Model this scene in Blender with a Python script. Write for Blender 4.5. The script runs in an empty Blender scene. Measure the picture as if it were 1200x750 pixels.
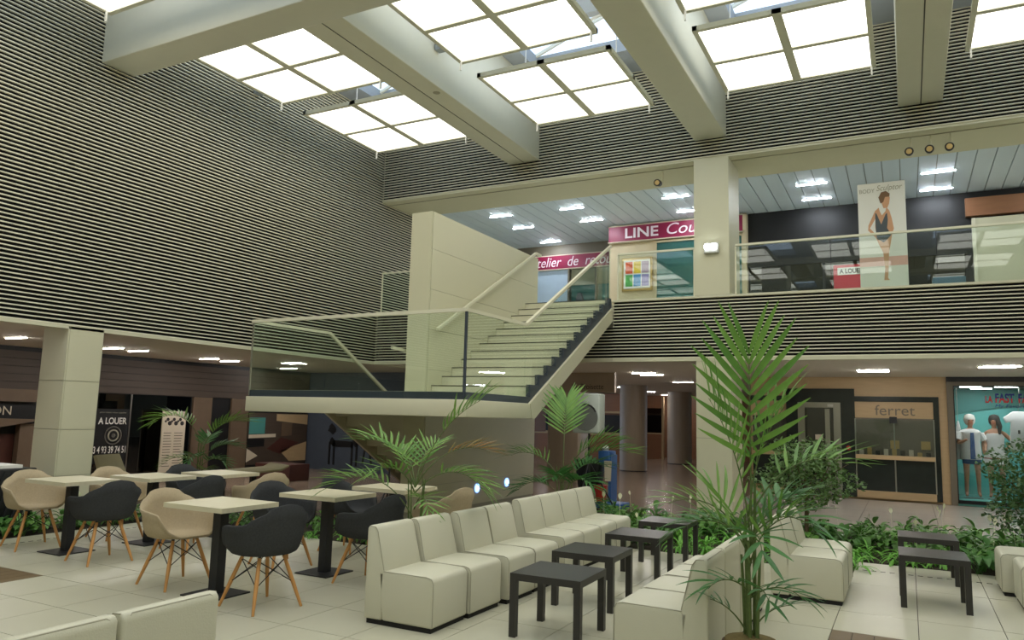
import bpy, bmesh, math, random
from mathutils import Vector, Matrix
rnd = random.Random(7)
sc = bpy.context.scene
C = sc.collection
# ------------------------------------------------------------------ camera
cam_d = bpy.data.cameras.new('camera'); cam_d.sensor_width = 36.0; cam_d.lens = 877.5/1200*36
cam_d.clip_start = 0.05; cam_d.clip_end = 300
cam = bpy.data.objects.new('camera', cam_d); C.objects.link(cam)
def _cam():
    a, b, c = -0.4853, 0.1281, 0.0266
    f = Vector((math.sin(a)*math.cos(b), math.cos(a)*math.cos(b), math.sin(b)))
    r = Vector((math.cos(a), -math.sin(a), 0)); u = r.cross(f)
    r2 = r*math.cos(c)+u*math.sin(c); u2 = u*math.cos(c)-r*math.sin(c)
    m = Matrix((r2, u2, -f)).transposed().to_4x4(); m.translation = (0, 0, 1.585); return m
cam.matrix_world = _cam()
sc.camera = cam
# ------------------------------------------------------------------ world, exposure
w = bpy.data.worlds.new('sky'); sc.world = w; w.use_nodes = True
bg = w.node_tree.nodes['Background']; bg.inputs[0].default_value = (0.62, 0.78, 1.0, 1); bg.inputs[1].default_value = 1.3
vs = sc.view_settings; vs.view_transform = 'Standard'; vs.look = 'None'; vs.gamma = 1; vs.use_curve_mapping = False
vs.exposure = 0.74
PANEL_E = 2.1      # radiance of the luminous ceiling panels
LAMP_E = 110.0      # radiance of the slim ceiling lamps
# ------------------------------------------------------------------ helpers
def S(r, g, b):
    def l(v):
        v /= 255.0
        return v/12.92 if v <= 0.04045 else ((v+0.055)/1.055)**2.4
    return (l(r), l(g), l(b), 1)
class MB:
    def __init__(s, org=None):
        s.v = []; s.f = []; s.o = Vector(org) if org is not None else Vector((0, 0, 0))
    def add(s, vs, fs):
        n = len(s.v); s.v += [Vector(p)-s.o for p in vs]; s.f += [tuple(i+n for i in f) for f in fs]; return s
    def box(s, x0, x1, y0, y1, z0, z1):
        x0, x1 = min(x0, x1), max(x0, x1); y0, y1 = min(y0, y1), max(y0, y1); z0, z1 = min(z0, z1), max(z0, z1)
        return s.add([(x0,y0,z0),(x1,y0,z0),(x1,y1,z0),(x0,y1,z0),(x0,y0,z1),(x1,y0,z1),(x1,y1,z1),(x0,y1,z1)],
              [(0,3,2,1),(4,5,6,7),(0,1,5,4),(1,2,6,5),(2,3,7,6),(3,0,4,7)])
    def prism(s, poly, ax, a, b):
        n = len(poly)
        def P(p, t):
            return {'x': (t, p[0], p[1]), 'y': (p[0], t, p[1]), 'z': (p[0], p[1], t)}[ax]
        return s.add([P(p, a) for p in poly]+[P(p, b) for p in poly],
              [tuple(range(n))[::-1], tuple(range(n, 2*n))]+[(i, (i+1) % n, n+(i+1) % n, n+i) for i in range(n)])
    def tube(s, pts, r, n=8, cap=True):
        pts = [Vector(p) for p in pts]; k = len(pts)
        rs = [r]*k if not isinstance(r, (list, tuple)) else r
        rings = []; prev = None
        for i, p in enumerate(pts):
            d = (pts[min(i+1, k-1)]-pts[max(i-1, 0)]).normalized()
            if prev is None:
                ref = Vector((0, 0, 1)) if abs(d.z) < .9 else Vector((1, 0, 0)); a = d.cross(ref).normalized()
            else:
                a = (prev-d*prev.dot(d)).normalized()
            prev = a; b = d.cross(a)
            rings += [p+(a*math.cos(2*math.pi*j/n)+b*math.sin(2*math.pi*j/n))*rs[i] for j in range(n)]
        fs = [(i*n+j, i*n+(j+1) % n, (i+1)*n+(j+1) % n, (i+1)*n+j) for i in range(k-1) for j in range(n)]
        if cap: fs += [tuple(range(n))[::-1], tuple(range((k-1)*n, k*n))]
        return s.add(rings, fs)
    def bar(s, p, q, w, h):
        p, q = Vector(p), Vector(q); d = (q-p).normalized()
        a = d.cross(Vector((0, 0, 1))); a = a.normalized() if a.length > 1e-4 else Vector((1, 0, 0)); b = a.cross(d)
        vs = [e+a*sx*w/2+b*sz*h/2 for e in (p, q) for sx, sz in ((-1,-1),(1,-1),(1,1),(-1,1))]
        return s.add(vs, [(0,1,2,3),(7,6,5,4),(0,4,5,1),(1,5,6,2),(2,6,7,3),(3,7,4,0)])
    def lathe(s, prof, c=(0, 0, 0), n=20, sx=1, sy=1):
        c = Vector(c); k = len(prof)
        vs = [c+Vector((r*math.cos(2*math.pi*j/n)*sx, r*math.sin(2*math.pi*j/n)*sy, z)) for r, z in prof for j in range(n)]
        fs = [(i*n+j, i*n+(j+1) % n, (i+1)*n+(j+1) % n, (i+1)*n+j) for i in range(k-1) for j in range(n)]
        fs += [tuple(range(n))[::-1], tuple(range((k-1)*n, k*n))]
        return s.add(vs, fs)
    def disc(s, c, nrm, r, n=16, thick=.004):
        c = Vector(c); nrm = Vector(nrm).normalized()
        return s.tube([c-nrm*thick/2, c+nrm*thick/2], r, n)
    def mesh(s, name, bevel=0, seg=2, smooth=False):
        me = bpy.data.meshes.new(name); me.from_pydata([tuple(p) for p in s.v], [], s.f)
        bm = bmesh.new(); bm.from_mesh(me)
        bmesh.ops.recalc_face_normals(bm, faces=bm.faces)
        if bevel:
            es = [e for e in bm.edges if len(e.link_faces) == 2 and e.calc_face_angle(0) > .5]
            bmesh.ops.bevel(bm, geom=es, offset=bevel, segments=seg, profile=.5, affect='EDGES', clamp_overlap=True)
        if smooth:
            for f in bm.faces: f.smooth = True
        bm.to_mesh(me); bm.free(); return me
    def build(s, name, mat, parent=None, bevel=0, seg=2, smooth=False):
        off = None
        if parent is None and s.o.length == 0:
            lo = Vector([min(p[i] for p in s.v) for i in range(3)]); hi = Vector([max(p[i] for p in s.v) for i in range(3)])
            off = Vector(((lo.x+hi.x)/2, (lo.y+hi.y)/2, lo.z)); s.v = [p-off for p in s.v]
        me = s.mesh(name, bevel, seg, smooth or bevel > 0)
        if bevel or smooth:
            try: me.set_sharp_from_angle(angle=math.radians(50))
            except Exception: pass
        return put(name, me, mat, parent, off if off is not None else (s.o if parent is None else (0, 0, 0)))
def put(name, me, mat, parent=None, loc=(0, 0, 0), mtx=None):
    if mat is not None and not me.materials: me.materials.append(mat)
    o = bpy.data.objects.new(name, me); C.objects.link(o)
    if parent: o.parent = parent
    if mtx is not None: o.matrix_local = mtx
    else: o.location = loc
    return o
def tag(o, label, cat, group=None):
    o['label'] = label; o['category'] = cat
    if group: o['group'] = group
    return o
def thing(name, label, cat, loc=(0, 0, 0), rz=0, group=None):
    o = bpy.data.objects.new(name, None); C.objects.link(o); o.location = loc; o.rotation_euler = (0, 0, rz); o.empty_display_size = .1
    return tag(o, label, cat, group)
def struct(o, label=None, cat=None):
    o['kind'] = 'structure'
    if label: o['label'] = label
    if cat: o['category'] = cat
    return o
def copy_tree(o, parent=None):
    c = o.copy(); C.objects.link(c); c.parent = parent
    for ch in o.children: copy_tree(ch, c)
    return c
def place(proto, loc, rz, label, group, used={}):
    k = proto.name
    if k in used: o = copy_tree(proto)
    else: used[k] = 1; o = proto
    o.location = loc; o.rotation_euler = (0, 0, rz); o['label'] = label; o['group'] = group
    return o
def text(s, name, mat, parent, origin, right, up, height, width=None, shear=0, depth=.004, bold=0, spacing=1):
    cu = bpy.data.curves.new(name, 'FONT'); cu.body = s; cu.size = 1; cu.shear = shear; cu.extrude = 0; cu.offset = bold; cu.space_character = spacing
    o = bpy.data.objects.new(name, cu); C.objects.link(o); bpy.context.view_layer.update()
    me = bpy.data.meshes.new_from_object(o.evaluated_get(bpy.context.evaluated_depsgraph_get()))
    bpy.data.objects.remove(o); bpy.data.curves.remove(cu)
    xs = [v.co.x for v in me.vertices]; ys = [v.co.y for v in me.vertices]
    x0, x1, y0, y1 = min(xs), max(xs), min(ys), max(ys)
    sy = height/(y1-y0); sx = width/(x1-x0) if width else sy
    right, up = Vector(right), Vector(up); nrm = right.cross(up); og = Vector(origin)
    if parent: og = og-parent.matrix_world.translation if parent.parent is None else og
    for v in me.vertices:
        v.co = og+right*((v.co.x-x0)*sx)+up*((v.co.y-y0)*sy)+nrm*depth
    return put(name, me, mat, parent)
# ------------------------------------------------------------------ materials (procedural)
def mat(name, col, rough=.5, metal=0, var=.06, scale=6, bump=0, bscale=80, spec=.5, stretch=None, coat=0, sss=0):
    m = bpy.data.materials.new(name); m.use_nodes = True; nt = m.node_tree; N = nt.nodes; L = nt.links
    b = N['Principled BSDF']; b.inputs['Roughness'].default_value = rough; b.inputs['Metallic'].default_value = metal
    b.inputs['Specular IOR Level'].default_value = spec; b.inputs['Coat Weight'].default_value = coat
    tc = N.new('ShaderNodeTexCoord'); mp = N.new('ShaderNodeMapping'); L.new(tc.outputs['Object'], mp.inputs[0])
    if stretch: mp.inputs['Scale'].default_value = stretch
    nz = N.new('ShaderNodeTexNoise'); nz.inputs['Scale'].default_value = scale; nz.inputs['Detail'].default_value = 4; L.new(mp.outputs[0], nz.inputs[0])
    mx = N.new('ShaderNodeMix'); mx.data_type = 'RGBA'
    lo = tuple(c*(1-var) for c in col[:3])+(1,); hi = tuple(min(1, c*(1+var)) for c in col[:3])+(1,)
    mx.inputs['A'].default_value = lo; mx.inputs['B'].default_value = hi
    L.new(nz.outputs[0], mx.inputs['Factor']); L.new(mx.outputs['Result'], b.inputs['Base Color'])
    if bump:
        n2 = N.new('ShaderNodeTexNoise'); n2.inputs['Scale'].default_value = bscale; n2.inputs['Detail'].default_value = 3; L.new(mp.outputs[0], n2.inputs[0])
        bp = N.new('ShaderNodeBump'); bp.inputs['Strength'].default_value = bump; bp.inputs['Distance'].default_value = .01
        L.new(n2.outputs[0], bp.inputs['Height']); L.new(bp.outputs[0], b.inputs['Normal'])
    return m
def emit(name, col, e, stripes=None):
    m = bpy.data.materials.new(name); m.use_nodes = True; nt = m.node_tree; nt.nodes.clear(); N = nt.nodes; L = nt.links
    em = N.new('ShaderNodeEmission'); em.inputs[0].default_value = col; em.inputs[1].default_value = e
    out = N.new('ShaderNodeOutputMaterial'); L.new(em.outputs[0], out.inputs[0])
    if stripes:
        tc = N.new('ShaderNodeTexCoord'); wv = N.new('ShaderNodeTexWave'); wv.bands_direction = 'Y'; wv.inputs['Scale'].default_value = stripes
        mr = N.new('ShaderNodeMapRange'); mr.inputs['To Min'].default_value = e*.80; mr.inputs['To Max'].default_value = e*1.12
        L.new(tc.outputs['Object'], wv.inputs[0]); L.new(wv.outputs['Fac'], mr.inputs[0]); L.new(mr.outputs[0], em.inputs[1])
    return m
def glass(name, tint, refl=1.45, rough=0.0):
    m = bpy.data.materials.new(name); m.use_nodes = True; nt = m.node_tree; nt.nodes.clear(); N = nt.nodes; L = nt.links
    t = N.new('ShaderNodeBsdfTransparent'); t.inputs[0].default_value = tint
    g = N.new('ShaderNodeBsdfGlossy'); g.inputs['Roughness'].default_value = rough; g.inputs[0].default_value = (1, 1, 1, 1)
    fr = N.new('ShaderNodeFresnel'); ge = N.new('ShaderNodeNewGeometry'); ir = N.new('ShaderNodeMapRange')
    ir.inputs['To Min'].default_value = refl; ir.inputs['To Max'].default_value = 1/refl     # same reflection on both faces of the thin pane
    L.new(ge.outputs['Backfacing'], ir.inputs[0]); L.new(ir.outputs[0], fr.inputs[0])
    mx = N.new('ShaderNodeMixShader'); out = N.new('ShaderNodeOutputMaterial')
    L.new(fr.outputs[0], mx.inputs[0]); L.new(t.outputs[0], mx.inputs[1]); L.new(g.outputs[0], mx.inputs[2]); L.new(mx.outputs[0], out.inputs[0])
    return m
def leafmat(name, a, b, rough=.42):
    m = bpy.data.materials.new(name); m.use_nodes = True; nt = m.node_tree; N = nt.nodes; L = nt.links
    bs = N['Principled BSDF']; bs.inputs['Roughness'].default_value = rough
    oi = N.new('ShaderNodeObjectInfo'); tc = N.new('ShaderNodeTexCoord'); nz = N.new('ShaderNodeTexNoise'); nz.inputs['Scale'].default_value = 5
    L.new(tc.outputs['Object'], nz.inputs[0])
    ad = N.new('ShaderNodeMath'); ad.operation = 'ADD'; hf = N.new('ShaderNodeMath'); hf.operation = 'MULTIPLY'; hf.inputs[1].default_value = .55
    L.new(nz.outputs[0], ad.inputs[0]); L.new(oi.outputs['Random'], ad.inputs[1]); L.new(ad.outputs[0], hf.inputs[0])
    mx = N.new('ShaderNodeMix'); mx.data_type = 'RGBA'; mx.inputs['A'].default_value = a; mx.inputs['B'].default_value = b
    L.new(hf.outputs[0], mx.inputs['Factor']); L.new(mx.outputs['Result'], bs.inputs['Base Color'])
    tr = N.new('ShaderNodeBsdfTranslucent'); L.new(mx.outputs['Result'], tr.inputs[0])
    ms = N.new('ShaderNodeMixShader'); ms.inputs[0].default_value = .25; out = [n for n in N if n.type == 'OUTPUT_MATERIAL'][0]
    L.new(bs.outputs[0], ms.inputs[1]); L.new(tr.outputs[0], ms.inputs[2]); L.new(ms.outputs[0], out.inputs[0])
    return m
M = dict(
 cream=mat('cream_paint', S(208,204,178), .55, var=.03), creamp=mat('cream_panel', S(204,200,172), .45, var=.03, scale=2),
 slat=mat('cream_slat', S(232,227,204), .5, var=.03), black=mat('black_cavity', S(16,17,22), .9, var=.1),
 beam=mat('beam_paint', S(216,214,196), .6, var=.03), roof=mat('roof_concrete', S(150,156,160), .8, var=.1, scale=3),
 tile=mat('cream_tile', S(186,183,162), .36, var=.05, scale=2.2, bump=.05, bscale=30), joint=mat('tile_joint', S(64,60,50), .9),
 stone=mat('mall_stone', S(150,130,112), .2, var=.12, scale=1.2), soil=mat('soil', S(48,40,30), .95, var=.3, scale=20, bump=.5, bscale=40),
 slab=mat('grey_slab', S(178,170,160), .22, var=.07, scale=2),
 woodin=mat('wood_insert', S(108,90,64), .5, var=.25, scale=3, stretch=(2,18,2)),
 ceil=mat('soffit_paint', S(220,214,198), .7, var=.03), uceil=mat('daylight_blue_board', S(206,220,234), .5, var=.04, stretch=(1,.2,1)),  # gallery boards: blue cast of the daylight put into the colour
 kerb=mat('slate_kerb', S(58,66,76), .4, var=.1), step=mat('step_stone', S(214,210,186), .35, var=.04), nose=mat('dark_nosing', S(60,58,50), .6),
 rail=mat('rail_paint', S(222,218,194), .35, var=.02), steel=mat('brushed_steel', S(170,168,160), .3, metal=1, var=.06, stretch=(40,1,1)),
 glass=glass('clear_green_glass', (.91,.955,.925,1)), wglass=glass('shop_glass', (.82,.86,.86,1), 1.5), dglass=glass('dark_glass', (.16,.17,.19,1), 1.75),
 sky=glass('sky_glass', (.9,.95,1,1)),
 sofa=mat('cream_leather', S(198,195,174), .42, var=.03, scale=3, bump=.12, bscale=120, spec=.4), pipe=mat('leather_piping', S(162,158,138), .55),
 plinth=mat('black_plinth', S(22,20,18), .8), lack=mat('black_brown_board', S(44,42,40), .38, var=.1, stretch=(30,2,2)),
 ttop=mat('whitewashed_wood', S(206,198,170), .42, var=.12, scale=3, stretch=(1,14,1)), iron=mat('black_steel', S(30,31,34), .5, var=.15),
 beige=mat('beige_felt', S(176,160,132), .95, var=.14, scale=60, bump=.3, bscale=300, spec=.1), char=mat('charcoal_felt', S(62,63,64), .95, var=.25, scale=70, bump=.3, bscale=300, spec=.1),
 oak=mat('beech_leg', S(196,142,80), .45, var=.14, scale=4, stretch=(6,6,1)), wire=mat('black_wire', S(20,20,22), .4),
 fascia=mat('brown_board', S(74,62,52), .6, var=.2, scale=2, stretch=(1,1,14)), dark=mat('near_black', S(14,14,16), .5, var=.2), brown=mat('brown_pilaster', S(104,86,68), .6, var=.12),
 navy=mat('slate_blue_wall', S(66,74,86), .7, var=.08), red=mat('dark_red_bench', S(74,38,30), .5, var=.15), olive=mat('olive_fabric', S(122,116,84), .85, var=.12),
 paper=mat('paper', S(206,194,172), .8, var=.04), white=mat('white_print', S(232,230,222), .6, var=.02), ink=mat('ink', S(46,42,40), .8),
 magenta=mat('magenta_sign', S(138,12,62), .4, var=.05), lilac=mat('sign_letter', S(240,226,232), .5),
 travert=mat('travertine', S(190,164,124), .5, var=.12, scale=3, stretch=(1,1,6)), marble=mat('dark_green_marble', S(34,40,38), .18, var=.4, scale=4),
 taupe=mat('taupe_frame', S(112,104,88), .5, var=.06), aqua=mat('turquoise_wall', S(110,198,190), .6, var=.05, scale=1), aquad=mat('teal_bulkhead', S(70,138,132), .6, var=.05),
 skin=mat('mannequin_skin', S(196,142,112), .5, var=.05), wcloth=mat('white_cotton', S(232,230,226), .9, var=.06, scale=20), denim=mat('denim', S(70,100,150), .9, var=.2, scale=25),
 hairw=mat('white_wig', S(220,216,206), .8, var=.1), hairb=mat('dark_wig', S(34,28,26), .6, var=.2), blue=mat('blue_plastic', S(52,96,158), .4), redp=mat('red_plastic', S(176,52,40), .4),
 redt=mat('red_letter', S(206,28,34), .5), bluet=mat('navy_letter', S(24,34,110), .5), wood=mat('brown_veneer', S(142,98,68), .4, var=.15, scale=2, stretch=(1,1,10)),
 taupec=mat('column_stone', S(158,142,122), .4, var=.12, scale=2, stretch=(4,4,1)), grey=mat('speaker_grey', S(206,212,206), .5), mesh=mat('speaker_mesh', S(120,122,118), .8, var=.3, scale=150),
 trunk=mat('palm_stem', S(86,104,52), .6, var=.25, scale=10, stretch=(1,1,6)), bark=mat('bark', S(92,74,58), .9, var=.3, scale=12, bump=.4, bscale=30), moss=mat('coir', S(120,104,62), .95, var=.4, scale=30, bump=.8, bscale=60),
 pot=mat('pot_clay', S(92,70,54), .7), cork=mat('cream_wall', S(206,190,156), .6, var=.05), gold=mat('gilt_frame', S(190,160,100), .4, metal=.3), lamp_w=mat('lamp_body', S(206,206,200), .4),
)
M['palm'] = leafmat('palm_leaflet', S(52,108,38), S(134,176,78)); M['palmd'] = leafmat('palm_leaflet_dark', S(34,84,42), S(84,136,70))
M['palmy'] = leafmat('palm_leaflet_yellowing', S(150,140,40), S(178,112,48))
M['lily'] = leafmat('broad_leaf', S(44,96,44), S(112,160,72)); M['fern'] = leafmat('bright_leaf', S(80,154,50), S(140,200,84)); M['ficus'] = leafmat('ficus_leaf', S(50,84,44), S(116,146,86))
M['spathe'] = leafmat('spathe', S(214,214,160), S(240,238,214))
M['panel'] = emit('luminous_panel', (1, .98, .885, 1), PANEL_E, 3.2); M['tubew'] = emit('lamp_strip', (1, .96, .92, 1), LAMP_E); M['tubeg'] = emit('gallery_strip', (.86, .92, 1, 1), LAMP_E*.95); M['shopfill'] = emit('added_shop_strip', (.95, .97, 1, 1), 34); M['bulb'] = emit('lamp_bulb', (.85, .93, 1, 1), 14)
M['bluelamp'] = emit('blue_led', (.16, .32, 1, 1), 3.0); M['ledw'] = emit('led_core', (.8, .9, 1, 1), 5)
# ------------------------------------------------------------------ main dimensions
XL, YB = -10.45, 13.3            # left slat wall plane, back slat wall plane
ZS, ZU, ZH, ZT = 2.65, 3.80, 6.35, 8.3   # ground soffit, upper floor, header underside, roof
XR, YN = 6.0, -5.0
PITCH = .0595
# ================================================================== THE SETTING
# ---- floors
mall = struct(MB().box(-24, 10, YN, 42, -.30, -.04).build('floor', M['stone']), 'polished brown stone floor of the shopping hall')
deck = struct(MB().add([(-9.45,-3,-.04),(4,-3,-.04),(4,9.95,-.04),(-.58,9.95,-.04),(-.58,9.2,-.04),(-4.9,9.2,-.04),(-4.9,7.45,-.04),(-9.45,7.45,-.04),
   (-9.45,-3,-.006),(4,-3,-.006),(4,9.95,-.006),(-.58,9.95,-.006),(-.58,9.2,-.006),(-4.9,9.2,-.006),(-4.9,7.45,-.006),(-9.45,7.45,-.006)],
   [tuple(range(8)), tuple(range(8, 16))]+[(i, (i+1) % 8, 8+(i+1) % 8, 8+i) for i in range(8)]).build('floor_terrace', M['joint']), 'raised terrace of large cream floor tiles')
D0 = deck.location
tiles = {}
def floor_tile(x0, x1, y0, y1, m, nm):
    wx, wy = round(x1-x0, 3), round(y1-y0, 3); k = (wx, wy, nm)
    if k not in tiles: tiles[k] = MB().box(-wx/2+.003, wx/2-.003, -wy/2+.003, wy/2-.003, 0, .01).mesh(nm)
    put(nm, tiles[k], m, deck, (((x0+x1)/2-D0.x), (y0+y1)/2-D0.y, -.01-D0.z))
inserts = [(-8.38, -7.18, 3.2, 4.4), (-.58, .62, 5.4, 6.6), (-8.38, -7.18, 1.9, 2.6)]
def in_ins(x, y): return any(a < x < b and c < y < d for a, b, c, d in inserts)
YJ = [2.6, 3.2, 3.8, 4.4, 5.4, 6.6, 7.3, 8.62, 9.95]
for i in range(-16, 8):
    x0, x1 = max(-.58+.6*i, -9.45), min(-.58+.6*(i+1), 4)
    if x1-x0 < .05: continue
    ytop = 9.95 if x0 >= -.59 else (9.2 if (x0+x1)/2 > -4.9 else 7.45)
    ylow = 1.4 if x1 < -1.9 else 3.8
    if x0 > 2.2: continue
    y = 2.0 if ylow < 2 else 4.4
    while y < ytop-.03:
        nxt = [v for v in YJ if v > y+.01]
        y1 = min(y+.6 if x0 < -2.99 or not nxt else nxt[0], ytop)
        if ytop-y1 < .2: y1 = ytop
        if not in_ins((x0+x1)/2, (y+y1)/2): floor_tile(x0, x1, y, y1, M['tile'], 'tile')
        elif in_ins((x0+x1)/2, y+.1):
            for q in range(4): floor_tile(x0+(x1-x0)*q/4, x0+(x1-x0)*(q+1)/4, y, y1, M['woodin'], 'plank')
        y = y1
for nm, x0, x1, y0, y1 in (('near', -9.45, 4, -3, 2.0),):
    MB(D0).box(x0, x1, y0, y1-.004, -.01, 0).build('near_paving', M['tile'], deck)
for x0, x1, y0, y1 in ((-1.78, 4, 2.0, 4.4), (2.42, 4, 4.4, 9.95)):
    MB(D0).box(x0+.004, x1, y0, y1-.004, -.01, -.0005).build('side_paving', M['tile'], deck)
for i in range(34):   # drainage slots along the terrace edges
    MB(D0).box(-.5+i*.09, -.45+i*.09, 9.42, 9.44, -.01, .002).build('drain_slot', M['joint'], deck) if i < 18 else None
    MB(D0).box(-9.08, -9.06, 4.2+i*.095, 4.25+i*.095, -.01, .002).build('drain_slot', M['joint'], deck)
fl = struct(MB().box(-3.2, 5.9, 12.6, 18.75, -.05, -.036).build('floor_shops', M['joint']), 'pale grey stone paving in front of the shops')
sl = MB().box(-.597, .597, -.597, .597, 0, .008).mesh('slab')
for i in range(7):
    for j in range(5): put('slab', sl, M['slab'], fl, (-2.6+i*1.2-fl.location.x, 13.2+j*1.2-fl.location.y, -.036-fl.location.z))
# ---- slatted walls
def slat_wall(name, axis, a0, a1, plane, z0, z1, skip=None, label=None):
    back = MB()
    if axis == 'y': back.box(plane-.30, plane-.06, a0, a1, z0, z1)
    else: back.box(a0, a1, plane+.06, plane+.30, z0, z1)
    o = struct(back.build(name, M['black']), label)
    L = o.location; d = .038; t = .0145
    if axis == 'y': me = MB().box(plane-d-L.x, plane-L.x, a0-L.y, a1-L.y, 0, t).mesh('slat')
    else: me = MB().box(a0-L.x, a1-L.x, plane-L.y, plane+d-L.y, 0, t).mesh('slat')
    n = int((z1-z0)/PITCH)
    for i in range(n+1):
        put('slat', me, M['slat'], o, (0, 0, z0+.002+i*PITCH-L.z))
    return o
slat_wall('wall_left', 'y', YN, 18.6, XL, ZS+.05, ZT, label='tall wall of cream horizontal slats over dark cavity on the left')
slat_wall('wall_back', 'x', XL, XR, YB, ZH+.04, ZT, label='cream slatted wall under the skylights at the back')
slat_wall('wall_gallery_right', 'x', -4.86, XR, YB, ZS+.06, ZU-.02, label='slatted gallery edge band right of the stairs')
slat_wall('wall_gallery_left', 'x', XL, -7.12, YB, ZS+.06, ZU-.02, label='slatted gallery edge band left of the stair wall')
slat_wall('wall_gallery_under_stairs', 'x', -6.69, -4.87, YB+.02, ZS+.06, 3.3, label='slatted band below the upper stair flight')
struct(MB().box(-6.69, -4.87, YB+.01, YB+.12, ZS, ZS+.06).build('trim_7', M['cream']), 'cream edge trim below the stair band')
struct(MB().box(XL-.10, XL, YN, 18.6, ZS, ZS+.05).build('trim_1', M['cream']), 'cream edge trim under the left slat wall')
struct(MB().box(-4.86, XR, YB-.01, YB+.12, ZS, ZS+.06).build('trim_2', M['cream']), 'cream edge trim under the right slat band')
struct(MB().box(XL, -7.12, YB-.01, YB+.12, ZS, ZS+.06).build('trim_3', M['cream']), 'cream edge trim under the left slat band')
struct(MB().box(-4.86, XR, YB-.02, YB+.25, ZU-.02, ZU+.02).build('trim_4', M['cream']), 'cream kerb along the gallery edge')
struct(MB().box(XL, -7.12, YB-.02, YB+.25, ZU-.02, ZU+.02).build('trim_5', M['cream']), 'cream kerb along the left gallery edge')
# ---- gallery slab, ground ceilings, upper ceiling
struct(MB().box(-24, 10, YB+.3, 42, ZS+.12, ZU-.02).build('floor_gallery', M['step']), 'upper gallery floor slab')
struct(MB().box(-24, 10, YB+.12, 42, ZS+.04, ZS+.12).build('ceiling_hall', M['ceil']), 'plain plaster ceiling of the ground floor hall')
struct(MB().box(-24, XL-.1, YN, YB+.12, ZS+.04, ZS+.12).build('ceiling_left', M['ceil']), 'plain plaster ceiling of the left arcade')
hd = struct(MB().box(XL, XR, YB+.02, YB+1.35, ZH, ZH+.04).build('ceiling_header', M['cream']), 'cream underside of the header above the gallery')
MB(hd.location).box(XL, XR, YB+.26, YB+.275, ZH-.012, ZH).build('seam', M['pipe'], hd)
uc = struct(MB().box(XL-.1, XR, YB+1.35, 24, ZH+.06, ZH+.12).build('ceiling_gallery', M['roof']), 'boarded gallery ceiling coloured with a blue daylight cast')
bd = MB().box(-.142, .142, -(24-YB-1.35)/2, (24-YB-1.35)/2, 0, .03).mesh('board')
for i in range(55):
    put('board', bd, M['uceil'], uc, (XL+.15+i*.3-uc.location.x, 0, ZH+.03-uc.location.z))
# ---- outer shell (roof, walls behind and right of the viewer)
beamsX = [(-7.18, -6.48), (-3.3, -2.72), (.05, .69), (3.4, 4.0)]
ZB = 6.72
rf = MB()
rf.box(XL-.3, XR+.3, 12.4, 14.0, ZT, ZT+.25)
for a, b in [(XL-.3, -9.9)]+[(p-.35, q+.35) for p, q in beamsX]+[(XR-.3, XR+.3)]: rf.box(a, b, YN, 12.4, ZT, ZT+.25)
for y0, y1 in ((5.9, 7.4), (.4, 1.6), (YN-.2, YN+.6)): rf.box(XL-.3, XR+.3, y0, y1, ZT+.001, ZT+.249)
struct(rf.build('ceiling', M['roof']), 'pale concrete roof with skylight openings')
struct(MB().box(XR, XR+.3, YN, YB, 0-.04, ZT).build('wall_right', M['creamp']))
struct(MB().box(-24, XR, YN-.3, YN, -.04, ZT).build('wall_near', M['creamp']))
struct(MB().box(XR, XR+.3, YB, 42, -.04, ZT).build('wall_right_far', M['creamp']))
struct(MB().box(XL-.1, XR, 24, 24.2, ZU, ZH+.1).build('wall_gallery_end', M['cork']))
struct(MB().box(XL-.3, XL-.1, 18.6, 24, ZU, ZH+.1).build('wall_gallery_side', M['creamp']))
# ---- beams
def beam(nm, x0, x1, y0, y1, lab, joint=None, ZB=6.72):
    o = tag(MB().box(x0, x1, y0, y1, ZB, ZT).build(nm, M['beam'], bevel=.015), lab, 'beam', 'roof beams')
    if joint: MB(o.location).box(joint-.008, joint+.008, y0, y1-.02, ZB-.003, ZB+.002).build('joint', M['nose'], o)
    return o
b2 = beam('roof_beam', *beamsX[0], 7.02, YB, 'cream roof beam nearest the slatted left wall, running to the back', -6.83, 6.80)
MB(b2.location).disc((-6.62, 9.7, 6.797), (0, 0, 1), .06).build('sensor_disc', M['pipe'], b2)
b3 = beam('roof_beam', *beamsX[1], 7.02, YB, 'cream roof beam ending above the gallery pillar')
b4 = beam('roof_beam', *beamsX[2], 7.02, YB, 'cream roof beam above the swimsuit banner', .38, 6.79)
b5 = beam('roof_beam', *beamsX[3], 7.02, YB, 'cream roof beam farthest right beside the right wall')
b1 = beam('roof_beam', XL-.02, XR, 6.49, 7.02, 'wide cream cross beam at the top left above the terrace', None, 6.66)
for a, b in beamsX:
    pass
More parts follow.
